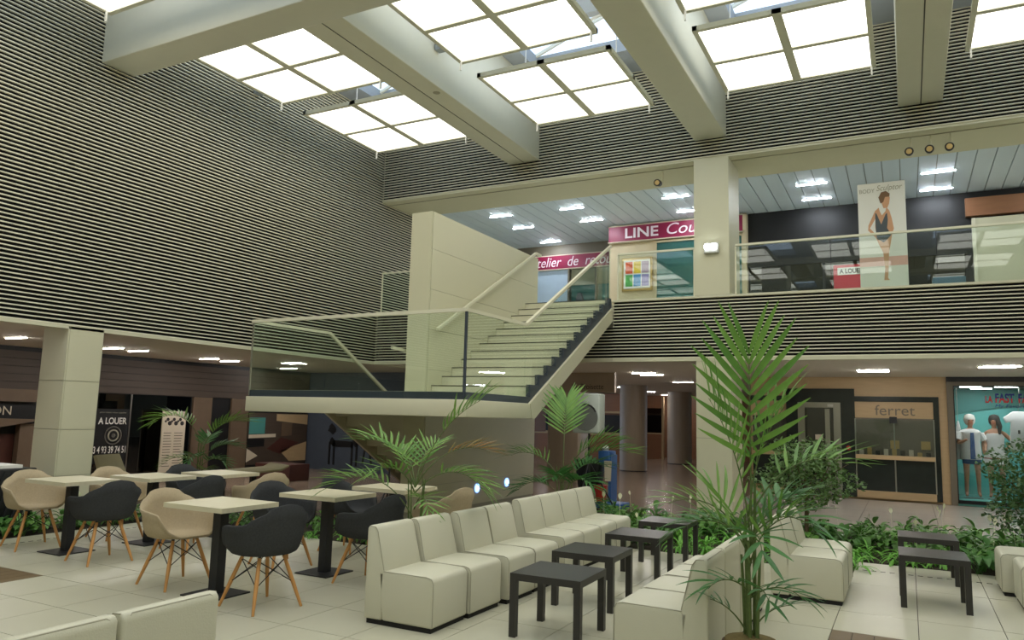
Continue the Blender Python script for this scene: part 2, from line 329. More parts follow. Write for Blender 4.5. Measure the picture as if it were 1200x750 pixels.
# ---- luminous ceiling panels
ZP = 6.92
def panel_module(x0, x1, y0, y1, lab, ny=2, nx=2):
    t = thing('ceiling_light_panel', lab, 'ceiling light', ((x0+x1)/2, (y0+y1)/2, ZP), 0, 'luminous ceiling panels')
    o = t.location; fr = MB(o); w_ = .065
    for k in range(nx+1):
        x = x0+(x1-x0)*k/nx; ww = w_ if k in (0, nx) else .12
        xa, xb = (x, x+ww) if k == 0 else ((x-ww, x) if k == nx else (x-ww/2, x+ww/2)); fr.box(xa, xb, y0, y1, ZP-.02, ZP+.05)
    for k in range(ny+1):
        y = y0+(y1-y0)*k/ny; ww = w_ if k in (0, ny) else .085
        ya, yb = (y, y+ww) if k == 0 else ((y-ww, y) if k == ny else (y-ww/2, y+ww/2)); fr.box(x0, x1, ya, yb, ZP-.0201, ZP+.0501)
    fr.build('frame', M['beam'], t)
    for i in range(nx):
        for j in range(ny):
            MB(o).box(x0+(x1-x0)*i/nx+.03, x0+(x1-x0)*(i+1)/nx-.03, y0+(y1-y0)*j/ny+.02, y0+(y1-y0)*(j+1)/ny-.02, ZP, ZP+.015).build('diffuser', M['panel'], t)
    for hx, hy in ((x0+.06, y1-.1), (x1-.06, y1-.1)):
        MB(o).box(hx-.012, hx+.012, hy-.012, hy+.012, ZP-.17, ZP-.02).build('hanger', M['lamp_w'], t)
    for hx in (x0+.3, x1-.3):
        MB(o).tube([(hx, (y0+y1)/2, ZP+.05), (hx, (y0+y1)/2, ZT+.1)], .008, 6).build('suspension_rod', M['lamp_w'], t)
bays = [(-9.5, -7.24, 'between the slatted left wall and the first beam'), (-5.85, -3.62, 'between the first and second beams'), (-2.43, -.22, 'between the second and third beams'), (.92, 3.1, 'right of the third beam')]
for (x0, x1, bl) in bays:
    panel_module(x0, x1, 9.68, 11.86, 'glowing ceiling panel '+bl+', next to the back wall')
    panel_module(x0, x1, 7.12, 9.2, 'glowing ceiling panel '+bl+', just behind the cross beam')
    panel_module(x0, x1, 3.75, 5.95, 'glowing ceiling panel '+bl+', in front of the cross beam')
    panel_module(x0, x1, 1.2, 3.35, 'glowing ceiling panel '+bl+', above the foreground')
    panel_module(x0, x1, -2.0, .2, 'glowing ceiling panel '+bl+', behind the viewer')
# skylight glazing bars and panes over the bays
for (x0, x1, bl) in bays:
    a, b = x0-.4, x1+.4
    t = thing('skylight', 'glazed skylight '+bl, 'skylight', ((a+b)/2, 9.9, ZT), 0, 'roof skylights'); o = t.location
    m = (a+b)/2
    for y in (7.5, 8.75, 9.42, 10.4, 11.4, 12.35):
        MB(o).bar((a, y, ZT+.2), (m, y, ZT+.75), .05, .06).build('glazing_bar', M['beam'], t); MB(o).bar((m, y, ZT+.75), (b, y, ZT+.2), .05, .06).build('glazing_bar', M['beam'], t)
    MB(o).bar((m, 7.4, ZT+.78), (m, 12.4, ZT+.78), .06, .06).build('ridge_bar', M['beam'], t)
    MB(o).add([(a, 7.4, ZT+.24), (m, 7.4, ZT+.8), (m, 12.4, ZT+.8), (a, 12.4, ZT+.24)], [(0, 1, 2, 3)]).build('pane', M['sky'], t)
    MB(o).add([(b, 7.4, ZT+.24), (m, 7.4, ZT+.8), (m, 12.4, ZT+.8), (b, 12.4, ZT+.24)], [(0, 3, 2, 1)]).build('pane', M['sky'], t)
    ja, jb = [(XL+.01, -7.2), (-6.46, -3.32), (-2.7, .03), (.71, 3.38)][[q[0] for q in bays].index(x0)]
    tr = tag(MB().box(ja, jb, 9.36, 9.5, 7.35, 7.75).build('cross_joist', M['roof']), 'grey roof joist '+bl, 'joist', 'roof joists')
    MB(tr.location).bar((a+.3, 9.43, 7.34), (m, 9.43, 7.08), .03, .03).build('brace', M['lamp_w'], tr); MB(tr.location).bar((m, 9.43, 7.08), (b-.3, 9.43, 7.34), .03, .03).build('brace', M['lamp_w'], tr)
# ---- pillars
def pillar(nm, x0, x1, y0, y1, z0, z1, zj, lab, faces):
    o = tag(MB().box(x0+.012, x1-.012, y0+.012, y1-.012, z0, z1).build(nm, M['pipe']), lab, 'pillar', 'square cream pillars')
    L = o.location; zs = [z0]+zj+[z1]
    for a, b in zip(zs[:-1], zs[1:]):
        a += .004; b -= .004
        if 's' in faces: MB(L).box(x0, x1, y0, y0+.02, a, b).build('panel', M['creamp'], o)
        if 'e' in faces: MB(L).box(x1-.02, x1, y0+.025, y1-.025, a, b).build('panel', M['creamp'], o)
        if 'w' in faces: MB(L).box(x0, x0+.02, y0+.025, y1-.025, a, b).build('panel', M['creamp'], o)
    return o
pillar('pillar', XL-.58, XL, 6.4, 6.95, -.04, ZS+.04, [.6, 1.24, 1.92], 'square cream panelled pillar under the left slat wall', 'sew')
pillar('pillar', -3.29, -2.68, YB, 14.25, -.04, ZS+.04, [1.3], 'square cream ground floor pillar behind the tall foreground palm', 'sew')
gp = pillar('pillar', -3.31, -2.69, YB-.02, 14.25, ZU+.02, ZH, [], 'square cream gallery pillar carrying the twin emergency lamp', 'sew')
# ---- staircase
XW, XS = -6.695, -4.976
st = thing('staircase', 'cream two flight staircase with landing and slate edging', 'staircase', (-6.8, 10, 0)); so = st.location
Z0, RI, TR, Y0 = 2.043, .163, .295, 10.0
lan = MB(so).box(-8.68, -4.87, 8.06, 10.0, 1.56, 1.78).build('landing_fascia', M['cream'], st, bevel=.008)
MB(so).box(-8.64, -4.9, 8.09, 10.0, 1.78, 1.875).build('landing_kerb', M['kerb'], st)
MB(so).box(-8.6, -4.95, 8.15, 10.0, 1.875, 1.88).build('landing_floor', M['step'], st)
for i in range(12):
    y, z = Y0+i*TR, Z0+i*RI
    s_ = MB(so).box(XW+.005, XS, y, y+TR+.02, z-RI-.05, z).build('step', M['step'], st)
    MB(so).box(XW+.004, XS+.001, y-.006, y+.02, z-.012, z+.002).build('nosing', M['nose'], s_)
tooth = [(Y0-.12, 1.78)]
for i in range(12):
    y, z = Y0+i*TR-.07, Z0+i*RI+.015
    tooth += [(y, z-RI if i else 1.875), (y, z)]
tooth += [(YB+.02, Z0+11*RI+.015), (YB+.02, 3.55)]
MB(so).prism(tooth, 'x', XS, XS+.075).build('toothed_kerb', M['kerb'], st)
MB(so).prism([(9.86, 1.78), (9.93, 1.56), (10.02, 1.56), (YB, 3.42), (YB, 3.67)], 'x', XS+.03, -4.86).build('stringer', M['cream'], st)
MB(so).prism([(10.0, 1.80), (10.0, 1.57), (10.05, 1.57), (YB, 3.40), (YB, 3.64)], 'x', XW, XS+.03).build('soffit', M['creamp'], st)
for j in range(11):
    z = 1.88-.171*(j+1); y = Y0+j*TR
    if z > .02: MB(so).box(-8.62, -7.12, y, y+TR+.02, z-.2, z).build('step', M['step'], st)
MB(so).prism([(9.7, 1.60), (9.85, 1.80), (10.0, 1.88), (13.15, .06), (13.15, -.03), (12.55, -.03)], 'x', -8.68, -8.63).build('stringer', M['cream'], st)
# handrails
def railpart(pts, nm='handrail', w_=.05, h=.045):
    mb = MB(so)
    for p, q in zip(pts[:-1], pts[1:]): mb.bar(p, q, w_, h)
    return mb.build(nm, M['rail'], st)
railpart([(-8.64, 8.08, 2.90), (-4.9, 8.08, 2.92)]); railpart([(-4.92, 8.06, 2.92), (-4.92, 9.78, 2.93), (-4.92, YB, 4.87)]); railpart([(-8.65, 8.07, 2.90), (-8.65, 9.77, 2.91), (-8.65, 12.95, 1.1)])
railpart([(-6.62, 10.0, 2.94), (-6.62, 13.52, 4.91), (-6.62, 13.75, 4.91)])
railpart([(-7.2, 9.6, 2.62), (-7.2, 10.0, 2.6), (-7.2, 12.9, .95)])
for yb in (10.6, 12.0, 13.2): MB(so).bar((-6.695, yb, 3.2+.5597*(yb-10.45)), (-6.62, yb, 3.2+.5597*(yb-10.45)), .02, .02).build('rail_bracket', M['rail'], st)
# glass balustrades
def pane(poly, ax, a, t=.012):
    MB(so).prism(poly, ax, a-t/2, a+t/2).build('glass_pane', M['glass'], st)
for x0, x1 in ((-8.63, -7.83), (-7.82, -6.60), (-6.59, -4.94)): pane([(x0, 1.80), (x1, 1.80), (x1, 2.89), (x0, 2.89)], 'y', 8.09)
for y0, y1 in ((8.11, 9.76),): pane([(y0, 1.80), (y1, 1.80), (y1, 2.90), (y0, 2.90)], 'x', -4.92); pane([(y0, 1.80), (y1-.06, 1.80), (y1-.06, 2.88), (y0, 2.88)], 'x', -8.65)
for y0, y1 in ((9.775, 10.95), (10.965, 12.15), (12.165, YB-.02)):
    g = lambda y: 2.90+.551*(y-9.78); pane([(y0, max(1.85, g(y0)-1.02)), (y1, g(y1)-1.02), (y1, g(y1)), (y0, g(y0))], 'x', -4.92)
for y0, y1 in ((9.72, 11.3), (11.315, 12.9)):
    g = lambda y: 2.89-.569*(y-9.77); pane([(y0, max(.02, g(y0)-1.05)), (y1, max(.02, g(y1)-1.05)), (y1, g(y1)), (y0, g(y0))], 'x', -8.65)
MB(so).box(-4.935, -4.905, 8.075, 8.105, 1.8, 2.9).build('glass_edge', M['kerb'], st); MB(so).box(-8.66, -8.64, 8.08, 8.10, 1.8, 2.89).build('glass_edge', M['steel'], st)
# stair wall with panel courses and blue lamps
sw = struct(MB().box(-7.08, XW-.012, 9.87, 13.78, -.04, 4.85).build('wall_stair', M['pipe']), 'tall cream panelled wall between the two stair flights')
zj = [.06, .47, 1.03, 1.66, 2.29, 2.93, 3.58, 4.24, 4.86]
for a, b in zip(zj[:-1], zj[1:]):
    MB(sw.location).box(XW-.02, XW, 9.875, 13.8, a+.005, b-.001).build('panel', M['creamp'], sw)
MB(sw.location).box(-7.1, XW-.008, 9.845, 9.868, .06, 4.86).build('front_panel', M['creamp'], sw); MB(sw.location).box(-7.1, -7.08, 9.868, 13.8, 0, 4.86).build('rear_panel', M['creamp'], sw)
for y, z in ((11.55, .33), (12.65, .36)):
    l = tag(MB().disc((XW+.006, y, z), (1, 0, 0), .075, 20, .014).build('wall_lamp', M['bluelamp']), 'blue ringed floor lamp low on the stair wall, %s' % ('nearer the front' if y < 12 else 'nearer the hall'), 'lamp', 'blue wall lamps')
    MB(l.location).disc((XW+.014, y, z), (1, 0, 0), .036, 16, .004).build('lamp_core', M['ledw'], l)
# ---- gallery balustrade
def balus(nm, x0, x1, cuts, lab):
    t = thing(nm, lab, 'balustrade', ((x0+x1)/2, YB+.1, ZU+.02)); o = t.location; xs = [x0]+cuts+[x1]
    for a, b in zip(xs[:-1], xs[1:]): MB(o).box(a+.006, b-.006, YB+.09, YB+.102, ZU+.02, 4.70).build('glass_pane', M['glass'], t)
    MB(o).box(x0, x1, YB+.07, YB+.12, 4.70, 4.735).build('handrail', M['rail'], t)
    for c in (x0, x1): MB(o).box(c-.012, c+.012, YB+.085, YB+.107, ZU+.02, 4.7).build('edge_post', M['rail'], t)
balus('balustrade', -2.6, XR-.02, [-1.04, .51, 2.06, 3.6], 'glass balustrade with cream rail right of the gallery pillar')
balus('balustrade', -4.8, -3.34, [], 'short glass balustrade between the stair head and the gallery pillar')
balus('balustrade', XL+.05, -7.14, [-9.4, -8.3], 'glass balustrade at the left end of the gallery behind the stair wall')
# ================================================================== LAMPS IN THE CEILINGS
def strip(x, y, z, lab, grp, l=.56, wd=.036, em='tubew'):
    t = thing('ceiling_lamp', lab, 'ceiling lamp', (x, y, z), 0, grp); o = t.location
    MB(o).box(x-l/2-.015, x+l/2+.015, y-wd/2-.015, y+wd/2+.015, z-.012, z).build('trim_ring', M['lamp_w'], t)
    MB(o).box(x-l/2, x+l/2, y-wd/2, y+wd/2, z-.02, z-.012).build('diffuser', M[em], t)
G1, G2, G3 = 'slim lamps in the left arcade ceiling', 'slim lamps in the ground floor hall ceiling', 'slim lamps in the gallery ceiling'
def ORD(v, tab):
    return ('first', 'second', 'third', 'fourth', 'fifth', 'sixth', 'seventh', 'eighth', 'ninth', 'tenth', 'eleventh', 'twelfth', 'thirteenth', 'fourteenth', 'fifteenth')[list(tab).index(v)]
for x, y in ((-13.27,7.25),(-13.4,9.1),(-13.5,9.7),(-13.7,11.6),(-13.85,12.3),(-12.6,13.0),(-13.2,5.0),(-12.6,3.0)):  # the nearest arcade lamps are out of view, kept as lighting
    strip(x, y, ZS+.04, 'slim white lamp in the left arcade ceiling, %s along the arcade' % ORD(y, (3.0, 5.0, 7.25, 9.1, 9.7, 11.6, 12.3, 13.0)), G1)
HALL = ((-14.35,14.7),(-5.44,17.0),(-5.46,17.7),(-5.6,21.1),(-8.43,24.4),(-8.9,28.4),(-9.0,31.6),(-12.0,26),(-.57,16.4),(-.57,16.75),(1.5,15.5),(1.45,15.8),(-10.5,16.5),(-9,20),(3.5,16.1))  # several of these lamps are out of view and serve only as lighting
for x, y in HALL:
    strip(x, y, ZS+.04, 'slim white lamp in the hall ceiling %s, %s from the front' % ('before the shops' if x > -4 else 'left of the shops', ORD(y, sorted(q[1] for q in HALL))), G2)
for x, y in ((-8.5,15.4),(-8.5,16.6),(-6.66,15.42),(-6.63,16.58),(-8.5,18.26),(-8.53,19.6),(-4.25,15.45),(-4.25,16.64),(-1.53,15.63),(-1.54,16.73),(.69,15.75),(.69,16.93),(3.1,15.8),(3.1,16.9)):  # the rightmost column is unseen, kept for its light
    strip(x, y, ZH+.03, 'slim white lamp in the gallery ceiling, %s column from the left, %s row' % (ORD(min((-8.5, -6.65, -4.25, -1.53, .69, 3.1), key=lambda v: abs(v-x)), (-8.5, -6.65, -4.25, -1.53, .69, 3.1)), 'front' if y < 16 else 'second' if y < 17.5 else 'third' if y < 19 else 'rear'), G3, em='tubeg')
# emergency lamp on the gallery pillar
t = thing('emergency_lamp', 'white emergency lamp with two round bulbs on the gallery pillar', 'lamp', (-2.99, YB-.02, 4.57)); o = t.location
MB(o).box(-3.12, -2.86, YB-.09, YB-.02, 4.57, 4.76).build('housing', M['lamp_w'], t, bevel=.015)
for x in (-3.06, -2.94): MB(o).disc((x, YB-.10, 4.69), (0, 1, 0), .052, 20, .03).build('bulb', M['bulb'], t)
# header spotlights
for x, lb in ((.19, 'leftmost of the three spotlights above the banner'), (.48, 'middle of the three spotlights above the banner'), (.76, 'rightmost of the three spotlights above the banner'), (-4.02, 'single spotlight under the header left of the gallery pillar')):
    t = thing('spotlight', 'small round black rimmed spotlight, '+lb, 'spotlight', (x, YB+.2, 6.02), 0, 'header spotlights'); o = t.location
    MB(o).tube([(x+.03, YB+.3, ZH), (x+.03, YB+.3, 6.13), (x+.02, YB+.24, 6.09)], .012, 6).build('arm', M['cream'], t)
    MB(o).tube([(x, YB+.2, 6.06), (x-.005, YB+.06, 6.04)], [.055, .068], 16).build('housing', M['dark'], t)
    MB(o).disc((x-.005, YB+.058, 6.04), (0, 1, .1), .044, 16, .01).build('lens', M['gold'], t)
# ================================================================== GALLERY SHOPS
YG = 17.35
struct(MB().box(-6.45, -3.15, YG, YG+.2, ZU-.02, ZH+.04).build('wall_gallery_shop', M['cork']), 'cream wall of the dressmaker shop')
t = thing('shop_sign', 'magenta fascia sign reading LINE Couture in pale letters', 'sign', (-4.8, YG-.1, 5.94)); o = t.location
MB(o).box(-6.43, -3.13, YG-.11, YG-.002, 5.94, 6.33).build('board', M['magenta'], t)
fr = MB(o)
for z in (5.93, 6.33): fr.box(-6.45, -3.11, YG-.12, YG-.001, z-.012, z+.012)
fr.build('edge_trim', M['paper'], t)
text('LINE', 'lettering', M['lilac'], t, (-6.0, YG-.112, 6.01), (1, 0, 0), (0, 0, 1), .25, .84, bold=.02)
text('Couture', 'lettering', M['lilac'], t, (-4.95, YG-.112, 6.02), (1, 0, 0), (0, 0, 1), .27, 1.45, shear=.25)
# framed picture
t = thing('framed_picture', 'framed poster of six coloured squares on the cream gallery wall', 'picture', (-5.72, YG-.03, 4.72)); o = t.location
MB(o).box(-6.1, -5.33, YG-.05, YG-.002, 4.70, 5.52).build('frame', M['gold'], t, bevel=.01); MB(o).box(-6.05, -5.38, YG-.056, YG-.05, 4.76, 5.46).build('mount', M['white'], t)
cols = [S(214,84,40), S(232,196,60), S(176,152,170), S(74,160,76), S(66,140,196), S(150,140,190)]
for k, c_ in enumerate(cols):
    cx, cz = k % 3, k//3
    MB(o).box(-6.0+cx*.205, -5.82+cx*.205, YG-.06, YG-.056, 5.13-cz*.32, 5.42-cz*.32).build('colour_square', mat('print_%d' % k, c_, .6, var=.25, scale=8), t)
# shop window of the dressmaker
t = thing('shop_window', 'glazed dressmaker window below the LINE sign beside the gallery pillar', 'window', (-4.3, YG, ZU)); o = t.location
MB(o).box(-5.22, -3.2, YG-.02, YG-.001, 4.0, 5.85).build('backing', M['aquad'], t); MB(o).box(-5.22, -3.2, YG-.05, YG-.04, 4.0, 5.85).build('pane', M['wglass'], t)
fr = MB(o)
for x in (-5.24, -3.2): fr.box(x-.02, x+.02, YG-.06, YG-.001, 3.9, 5.88)
fr.box(-5.24, -3.2, YG-.06, YG-.001, 5.85, 5.9); fr.box(-5.24, -3.2, YG-.07, YG-.001, 3.8, 4.0); fr.build('frame', M['cork'], t)
# rear shop with second sign
struct(MB().box(XL-.1, -3.1, 18.75, 18.95, ZU-.02, ZH+.04).build('wall_gallery_rear', M['taupe']), 'wall of the alterations shop at the rear of the gallery')
t = thing('shop_sign', 'magenta fascia sign reading Atelier de retouche behind the stair rail', 'sign', (-7.6, 18.7, 5.6)); o = t.location
MB(o).box(-9.35, -6.5, 18.64, 18.748, 5.68, 6.06).build('board', M['magenta'], t)
fr = MB(o)
for z in (5.67, 6.06): fr.box(-9.37, -6.48, 18.63, 18.749, z-.012, z+.012)
fr.build('edge_trim', M['paper'], t)
text('Atelier  de  retouche', 'lettering', M['lilac'], t, (-9.32, 18.638, 5.74), (1, 0, 0), (0, 0, 1), .27, 2.95, shear=.25)
t = thing('shop_window', 'alterations shop window with pale blue panel under the Atelier sign', 'window', (-7.9, 18.7, ZU)); o = t.location
MB(o).box(-9.35, -8.15, 18.70, 18.748, ZU, 5.66).build('blue_panel', mat('pale_blue_panel', S(176,196,214), .5), t)
MB(o).box(-8.05, -6.5, 18.72, 18.748, 4.2, 5.2).build('backing', M['aquad'], t); MB(o).box(-8.05, -6.5, 18.70, 18.748, 5.2, 5.64).build('backing', M['cork'], t)
MB(o).box(-8.05, -6.5, 18.64, 18.65, 4.0, 5.64).build('pane', M['wglass'], t)
fr = MB(o)
for x in (-8.1, -7.3, -6.55): fr.box(x-.025, x+.025, 18.62, 18.748, ZU, 5.66)
fr.build('frame', M['taupe'], t)
t = tag(MB().prism([(-7.86, 4.35), (-7.6, 4.35), (-7.5, 4.75), (-7.62, 4.72), (-7.68, 4.95), (-7.78, 4.95), (-7.84, 4.72), (-7.96, 4.75)], 'y', 18.5, 18.6).build('garment_bundle', M['kerb']), 'dark folded garments on the alterations shop counter', 'clothing')
tag(MB().box(-8.1, -6.6, 18.3, 18.62, ZU-.02, 4.35).build('shop_counter', M['wcloth'], bevel=.01), 'pale counter in front of the alterations shop window', 'counter')
# black shop fronts on the right
blk = struct(MB().box(-3.1, XR, YG+.1, YG+.3, ZU-.02, ZH+.04).build('wall_gallery_right', M['dark']), 'black shop front wall of the gallery')
for x0, x1 in ((-3.05, -1.5), (-1.48, .1), (.15, 1.15)):
    MB(blk.location).box(x0, x1, YG+.03, YG+.05, ZU, 5.1).build('glass_pane', M['dglass'], blk)
for x in (-1.49, .12): MB(blk.location).box(x-.03, x+.03, YG+.0, YG+.1, ZU, 5.1).build('mullion', M['dark'], blk)
MB(blk.location).box(-3.1, 1.2, YG-.02, YG+.1, 5.1, 5.28).build('transom', M['dark'], blk)
MB(blk.location).box(-3.18, -3.1, YG-.12, YG+.1, ZU, ZH).build('end_post', M['cork'], blk)
t = thing('to_let_poster', 'red and white to let poster behind the gallery glass', 'poster', (-.95, YG, 4.35)); o = t.location
MB(o).box(-1.3, -.6, YG+.01, YG+.025, 4.35, 5.02).build('sheet', mat('to_let_red', S(196,60,72), .6), t); MB(o).box(-1.22, -.68, YG+.004, YG+.01, 4.8, 4.96).build('band', M['white'], t)
text('A LOUER', 'lettering', M['ink'], t, (-1.18, YG+.004, 4.83), (1, 0, 0), (0, 0, 1), .1, .46, bold=.02)
tag(MB().box(-1.05, -.95, YG-.02, YG+.0, ZU, 4.35).build('display_post', M['paper']), 'short cream post below the to let poster', 'post')
t = thing('wood_fascia', 'brown veneer fascia at the right end of the gallery', 'fascia', (3.6, YG, 5.9)); MB(t.location).box(1.2, XR-.02, YG-.05, YG+.095, 5.85, 6.22).build('board', M['wood'], t)
struct(MB().box(1.3, XR-.02, YG-.02, YG+.1, ZU, 5.8).build('wall_gallery_cream', M['creamp']), 'cream shop front panel at the right end of the gallery')
MB(bpy.data.objects['wall_gallery_cream'].location).box(1.3, 1.36, YG-.04, YG-.02, ZU, 5.8).build('edge_strip', M['rail'], bpy.data.objects['wall_gallery_cream'])
# seat cushions seen behind the glass at right
tag(MB().box(.55, 1.12, YG-.5, YG-.1, ZU, 4.55).build('display_chest', mat('sea_blue', S(70,104,120), .5, var=.2), bevel=.02), 'sea blue display chest behind the glass right of the banner', 'chest')
# swimsuit banner
t = thing('banner', 'tall white banner showing a woman in a grey swimsuit', 'banner', (-.25, 14.1, ZU)); o = t.location
yb = 14.1
MB(o).box(-.63, .11, yb, yb+.012, ZU+.06, 5.79).build('sheet', M['white'], t); MB(o).box(-.65, .13, yb-.05, yb+.06, ZU-.02, ZU+.06).build('base', M['steel'], t)
pk = mat('print_skin', S(206,156,118), .6); sg = mat('print_swimsuit', S(76,82,86), .6); hr = mat('print_hair', S(118,86,56), .6); pb = mat('print_pink', S(226,176,164), .6); gs = mat('print_shadow', S(196,190,172), .6)
def flat(poly, m, nm, d): MB(o).prism(poly, 'y', yb-d, yb-d+.0008).build(nm, m, t)
def P(u, v): return (-.63+.74*u, 5.79-1.78*v)
flat([P(0,.74), P(1,.74), P(1,.83), P(0,.83)], pb, 'pink_band', .001)
flat([P(.36,.28), P(.44,.25), P(.46,.29), P(.5,.33), P(.58,.29), P(.6,.25), P(.66,.29), P(.7,.36), P(.74,.47), P(.7,.52), P(.66,.62), P(.62,.7), P(.6,.86), P(.58,.95), P(.62,.97), P(.5,.97), P(.53,.86), P(.5,.7), P(.42,.62), P(.36,.55), P(.2,.47), P(.21,.42)], pk, 'figure', .0022)
flat([P(.36,.36), P(.24,.45), P(.37,.52), P(.35,.44)], M['white'], 'arm_gap', .0032)
flat([P(.36,.3), P(.39,.31), P(.48,.42), P(.58,.32), P(.61,.31), P(.62,.38), P(.6,.46), P(.68,.53), P(.6,.57), P(.52,.6), P(.38,.56), P(.36,.46)], sg, 'swimsuit', .0042)
flat([P(.52,.13), P(.62,.12), P(.68,.16), P(.66,.22), P(.62,.26), P(.54,.26), P(.5,.2)], pk, 'face', .0032)
flat([P(.44,.15), P(.5,.1), P(.6,.09), P(.68,.12), P(.67,.15), P(.58,.15), P(.54,.2), P(.48,.21)], hr, 'hair', .0044)
text('BODY', 'lettering', M['pipe'], t, (-.6, yb-.001, 5.62), (1, 0, 0), (0, 0, 1), .07, .24); text('Sculptor', 'lettering', M['pipe'], t, (-.33, yb-.001, 5.61), (1, 0, 0), (0, 0, 1), .13, .4, shear=.3)
# ================================================================== LEFT ARCADE
XA = -15.3
la = struct(MB().box(XA-.3, XA, YN, 16.6, -.04, ZS+.04).build('wall_arcade', M['dark']), 'dark shop fronts of the left arcade')
for k in range(5): MB(la.location).box(XA, XA+.04, 3, 16.5, 1.86+k*.15, 1.86+k*.15+.142).build('fascia_board', M['fascia'], la)
for y0, y1 in ((12.55, 13.1), (13.72, 14.28)): MB(la.location).box(XA, XA+.06, y0, y1, 0, 1.85).build('pilaster', M['brown'], la)
for y0, y1 in ((9.2, 10.9), (10.93, 12.5)): MB(la.location).box(XA+.01, XA+.02, y0, y1, .05, 1.84).build('glass_pane', M['dglass'], la)
MB(la.location).box(XA, XA+.04, 10.9, 10.93, 0, 1.85).build('mullion', M['steel'], la)
t = thing('to_let_poster', 'black A LOUER poster with camera lens beside the left pillar', 'poster', (XA+.03, 10.35, .39)); o = t.location
MB(o).box(XA+.025, XA+.035, 9.85, 10.89, .35, 1.52).build('sheet', M['dark'], t)
tk = (0, 1, 0); tu = (0, 0, 1)
text('A LOUER', 'lettering', M['white'], t, (XA+.036, 10.18, 1.19), tk, tu, .145, .66, bold=.02)
text('33 4 93 39 74 51', 'lettering', M['white'], t, (XA+.036, 10.06, .57), tk, tu, .15, .81, bold=.015)
text('pour louer nous appeler', 'lettering', M['pipe'], t, (XA+.036, 10.2, 1.42), tk, tu, .04, .62)
text('renseignements', 'lettering', M['pipe'], t, (XA+.036, 10.2, .47), tk, tu, .03, .55)
for r, m_, d in ((.2, M['steel'], .038), (.175, M['dark'], .04), (.13, M['pipe'], .042), (.1, M['dark'], .044), (.045, M['steel'], .046)): MB(o).disc((XA+d, 10.55, .95), (1, 0, 0), r, 24, .004).build('lens_ring', m_, t)
t = thing('notice_board', 'tall cream notice board with printed lists beside the arcade palm', 'notice board', (XA+.4, 11.8, 0)); o = t.location
MB(o).box(XA+.36, XA+.39, 11.48, 12.1, .12, 1.5).build('sheet', M['paper'], t); MB(o).box(XA+.3, XA+.36, 11.55, 11.58, -.04, 1.3).build('stand_post', M['iron'], t); MB(o).box(XA+.3, XA+.36, 12.0, 12.03, -.04, 1.3).build('stand_post', M['iron'], t)
for k in range(13):
    for c0, c1 in ((11.53, 11.75), (11.81, 12.04)): MB(o).box(XA+.39, XA+.392, c0, c1-rnd.random()*.06, 1.0-k*.062, 1.012-k*.062).build('print_line', M['ink'], t)
for k in range(9): MB(o).disc((XA+.392, 11.56+k*.055, 1.27+.05*math.sin(k*2.1)), (1, 0, 0), .028+.012*(k % 3), 8, .004).build('print_motif', M['ink'], t)
# far left shop
t = thing('shop_display', 'dark shop display with ON lettering and beige boards at far left', 'display', (XA+.05, 8.0, 0)); o = t.location
MB(o).box(XA+.045, XA+.1, 6.4, 8.85, 1.62, 1.86).build('board', M['brown'], t)
text('ON', 'lettering', M['paper'], t, (XA+.045, 8.03, 1.36), tk, tu, .17, .36)
MB(o).prism([(6.6, 1.05), (7.3, 1.0), (8.9, 1.28), (8.0, 1.3), (6.6, 1.32)], 'x', XA+.05, XA+.3).build('slanted_board', M['brown'], t)
MB(o).box(XA+.05, XA+.2, 8.5, 8.95, 0, 1.2).build('side_board', M['brown'], t); MB(o).box(XA+.02, XA+.03, 5.5, 8.5, 0, 1.0).build('back_panel', M['red'], t)
# art print and end wall
t = thing('wall_print', 'large interior photograph print on the arcade wall under the landing', 'print', (XA+.05, 15.4, .15)); o = t.location
MB(o).box(XA, XA+.05, 14.31, 16.5, .15, 1.5).build('sheet', M['fascia'], t)
def fx(poly, m, nm, d): MB(o).prism(poly, 'x', XA+d, XA+d+.003).build(nm, m, t)
fx([(14.31,.22),(14.7,.38),(14.31,.58)], M['paper'], 'light_shape', .05); fx([(15.5,.48),(15.95,.6),(16.5,.72),(16.5,.2),(15.85,.2)], M['travert'], 'light_shape', .05)
fx([(14.35,.95),(14.9,.95),(14.9,1.38),(14.35,1.38)], M['aquad'], 'window_shape', .05); fx([(15.3,1.3),(16.5,1.2),(16.5,1.48),(15.3,1.48)], M['travert'], 'lamp_shape', .05)
fx([(14.35,.84),(15.3,.86),(15.3,.95),(14.35,.93)], M['paper'], 'table_shape', .052); fx([(14.31,.6),(14.9,.62),(14.9,.82),(14.31,.84)], M['dark'], 'dark_shape', .05)
fx([(15.0,.55),(15.5,.4),(16.2,.7),(15.5,.85)], M['red'], 'dark_shape', .05); fx([(15.5,.88),(15.9,.9),(15.9,1.25),(15.5,1.25)], M['brown'], 'cabinet_shape', .05)
tag(MB().box(-13.75, -12.65, 13.2, 13.85, -.04, .34).build('bench_box', M['red'], bevel=.01), 'dark red box bench on the arcade floor below the print', 'bench')
nv = struct(MB().box(XA, -9.2, 16.55, 16.75, -.04, ZS+.04).build('wall_arcade_end', M['navy']), 'slate blue end wall of the left arcade')
t = thing('wall_mural', 'black figure silhouettes on the slate blue arcade end wall', 'mural', (-13.5, 16.55, .2)); o = t.location
def fy(poly, nm): MB(o).prism(poly, 'y', 16.53, 16.552).build(nm, M['dark'], t)
def blob(cx, cz, r, nm, k=11):
    fy([(cx+r*(1+.3*math.sin(j*3.3))*math.cos(2*math.pi*j/k), cz+r*(1+.3*math.cos(j*2.1))*math.sin(2*math.pi*j/k)) for j in range(k)], nm)
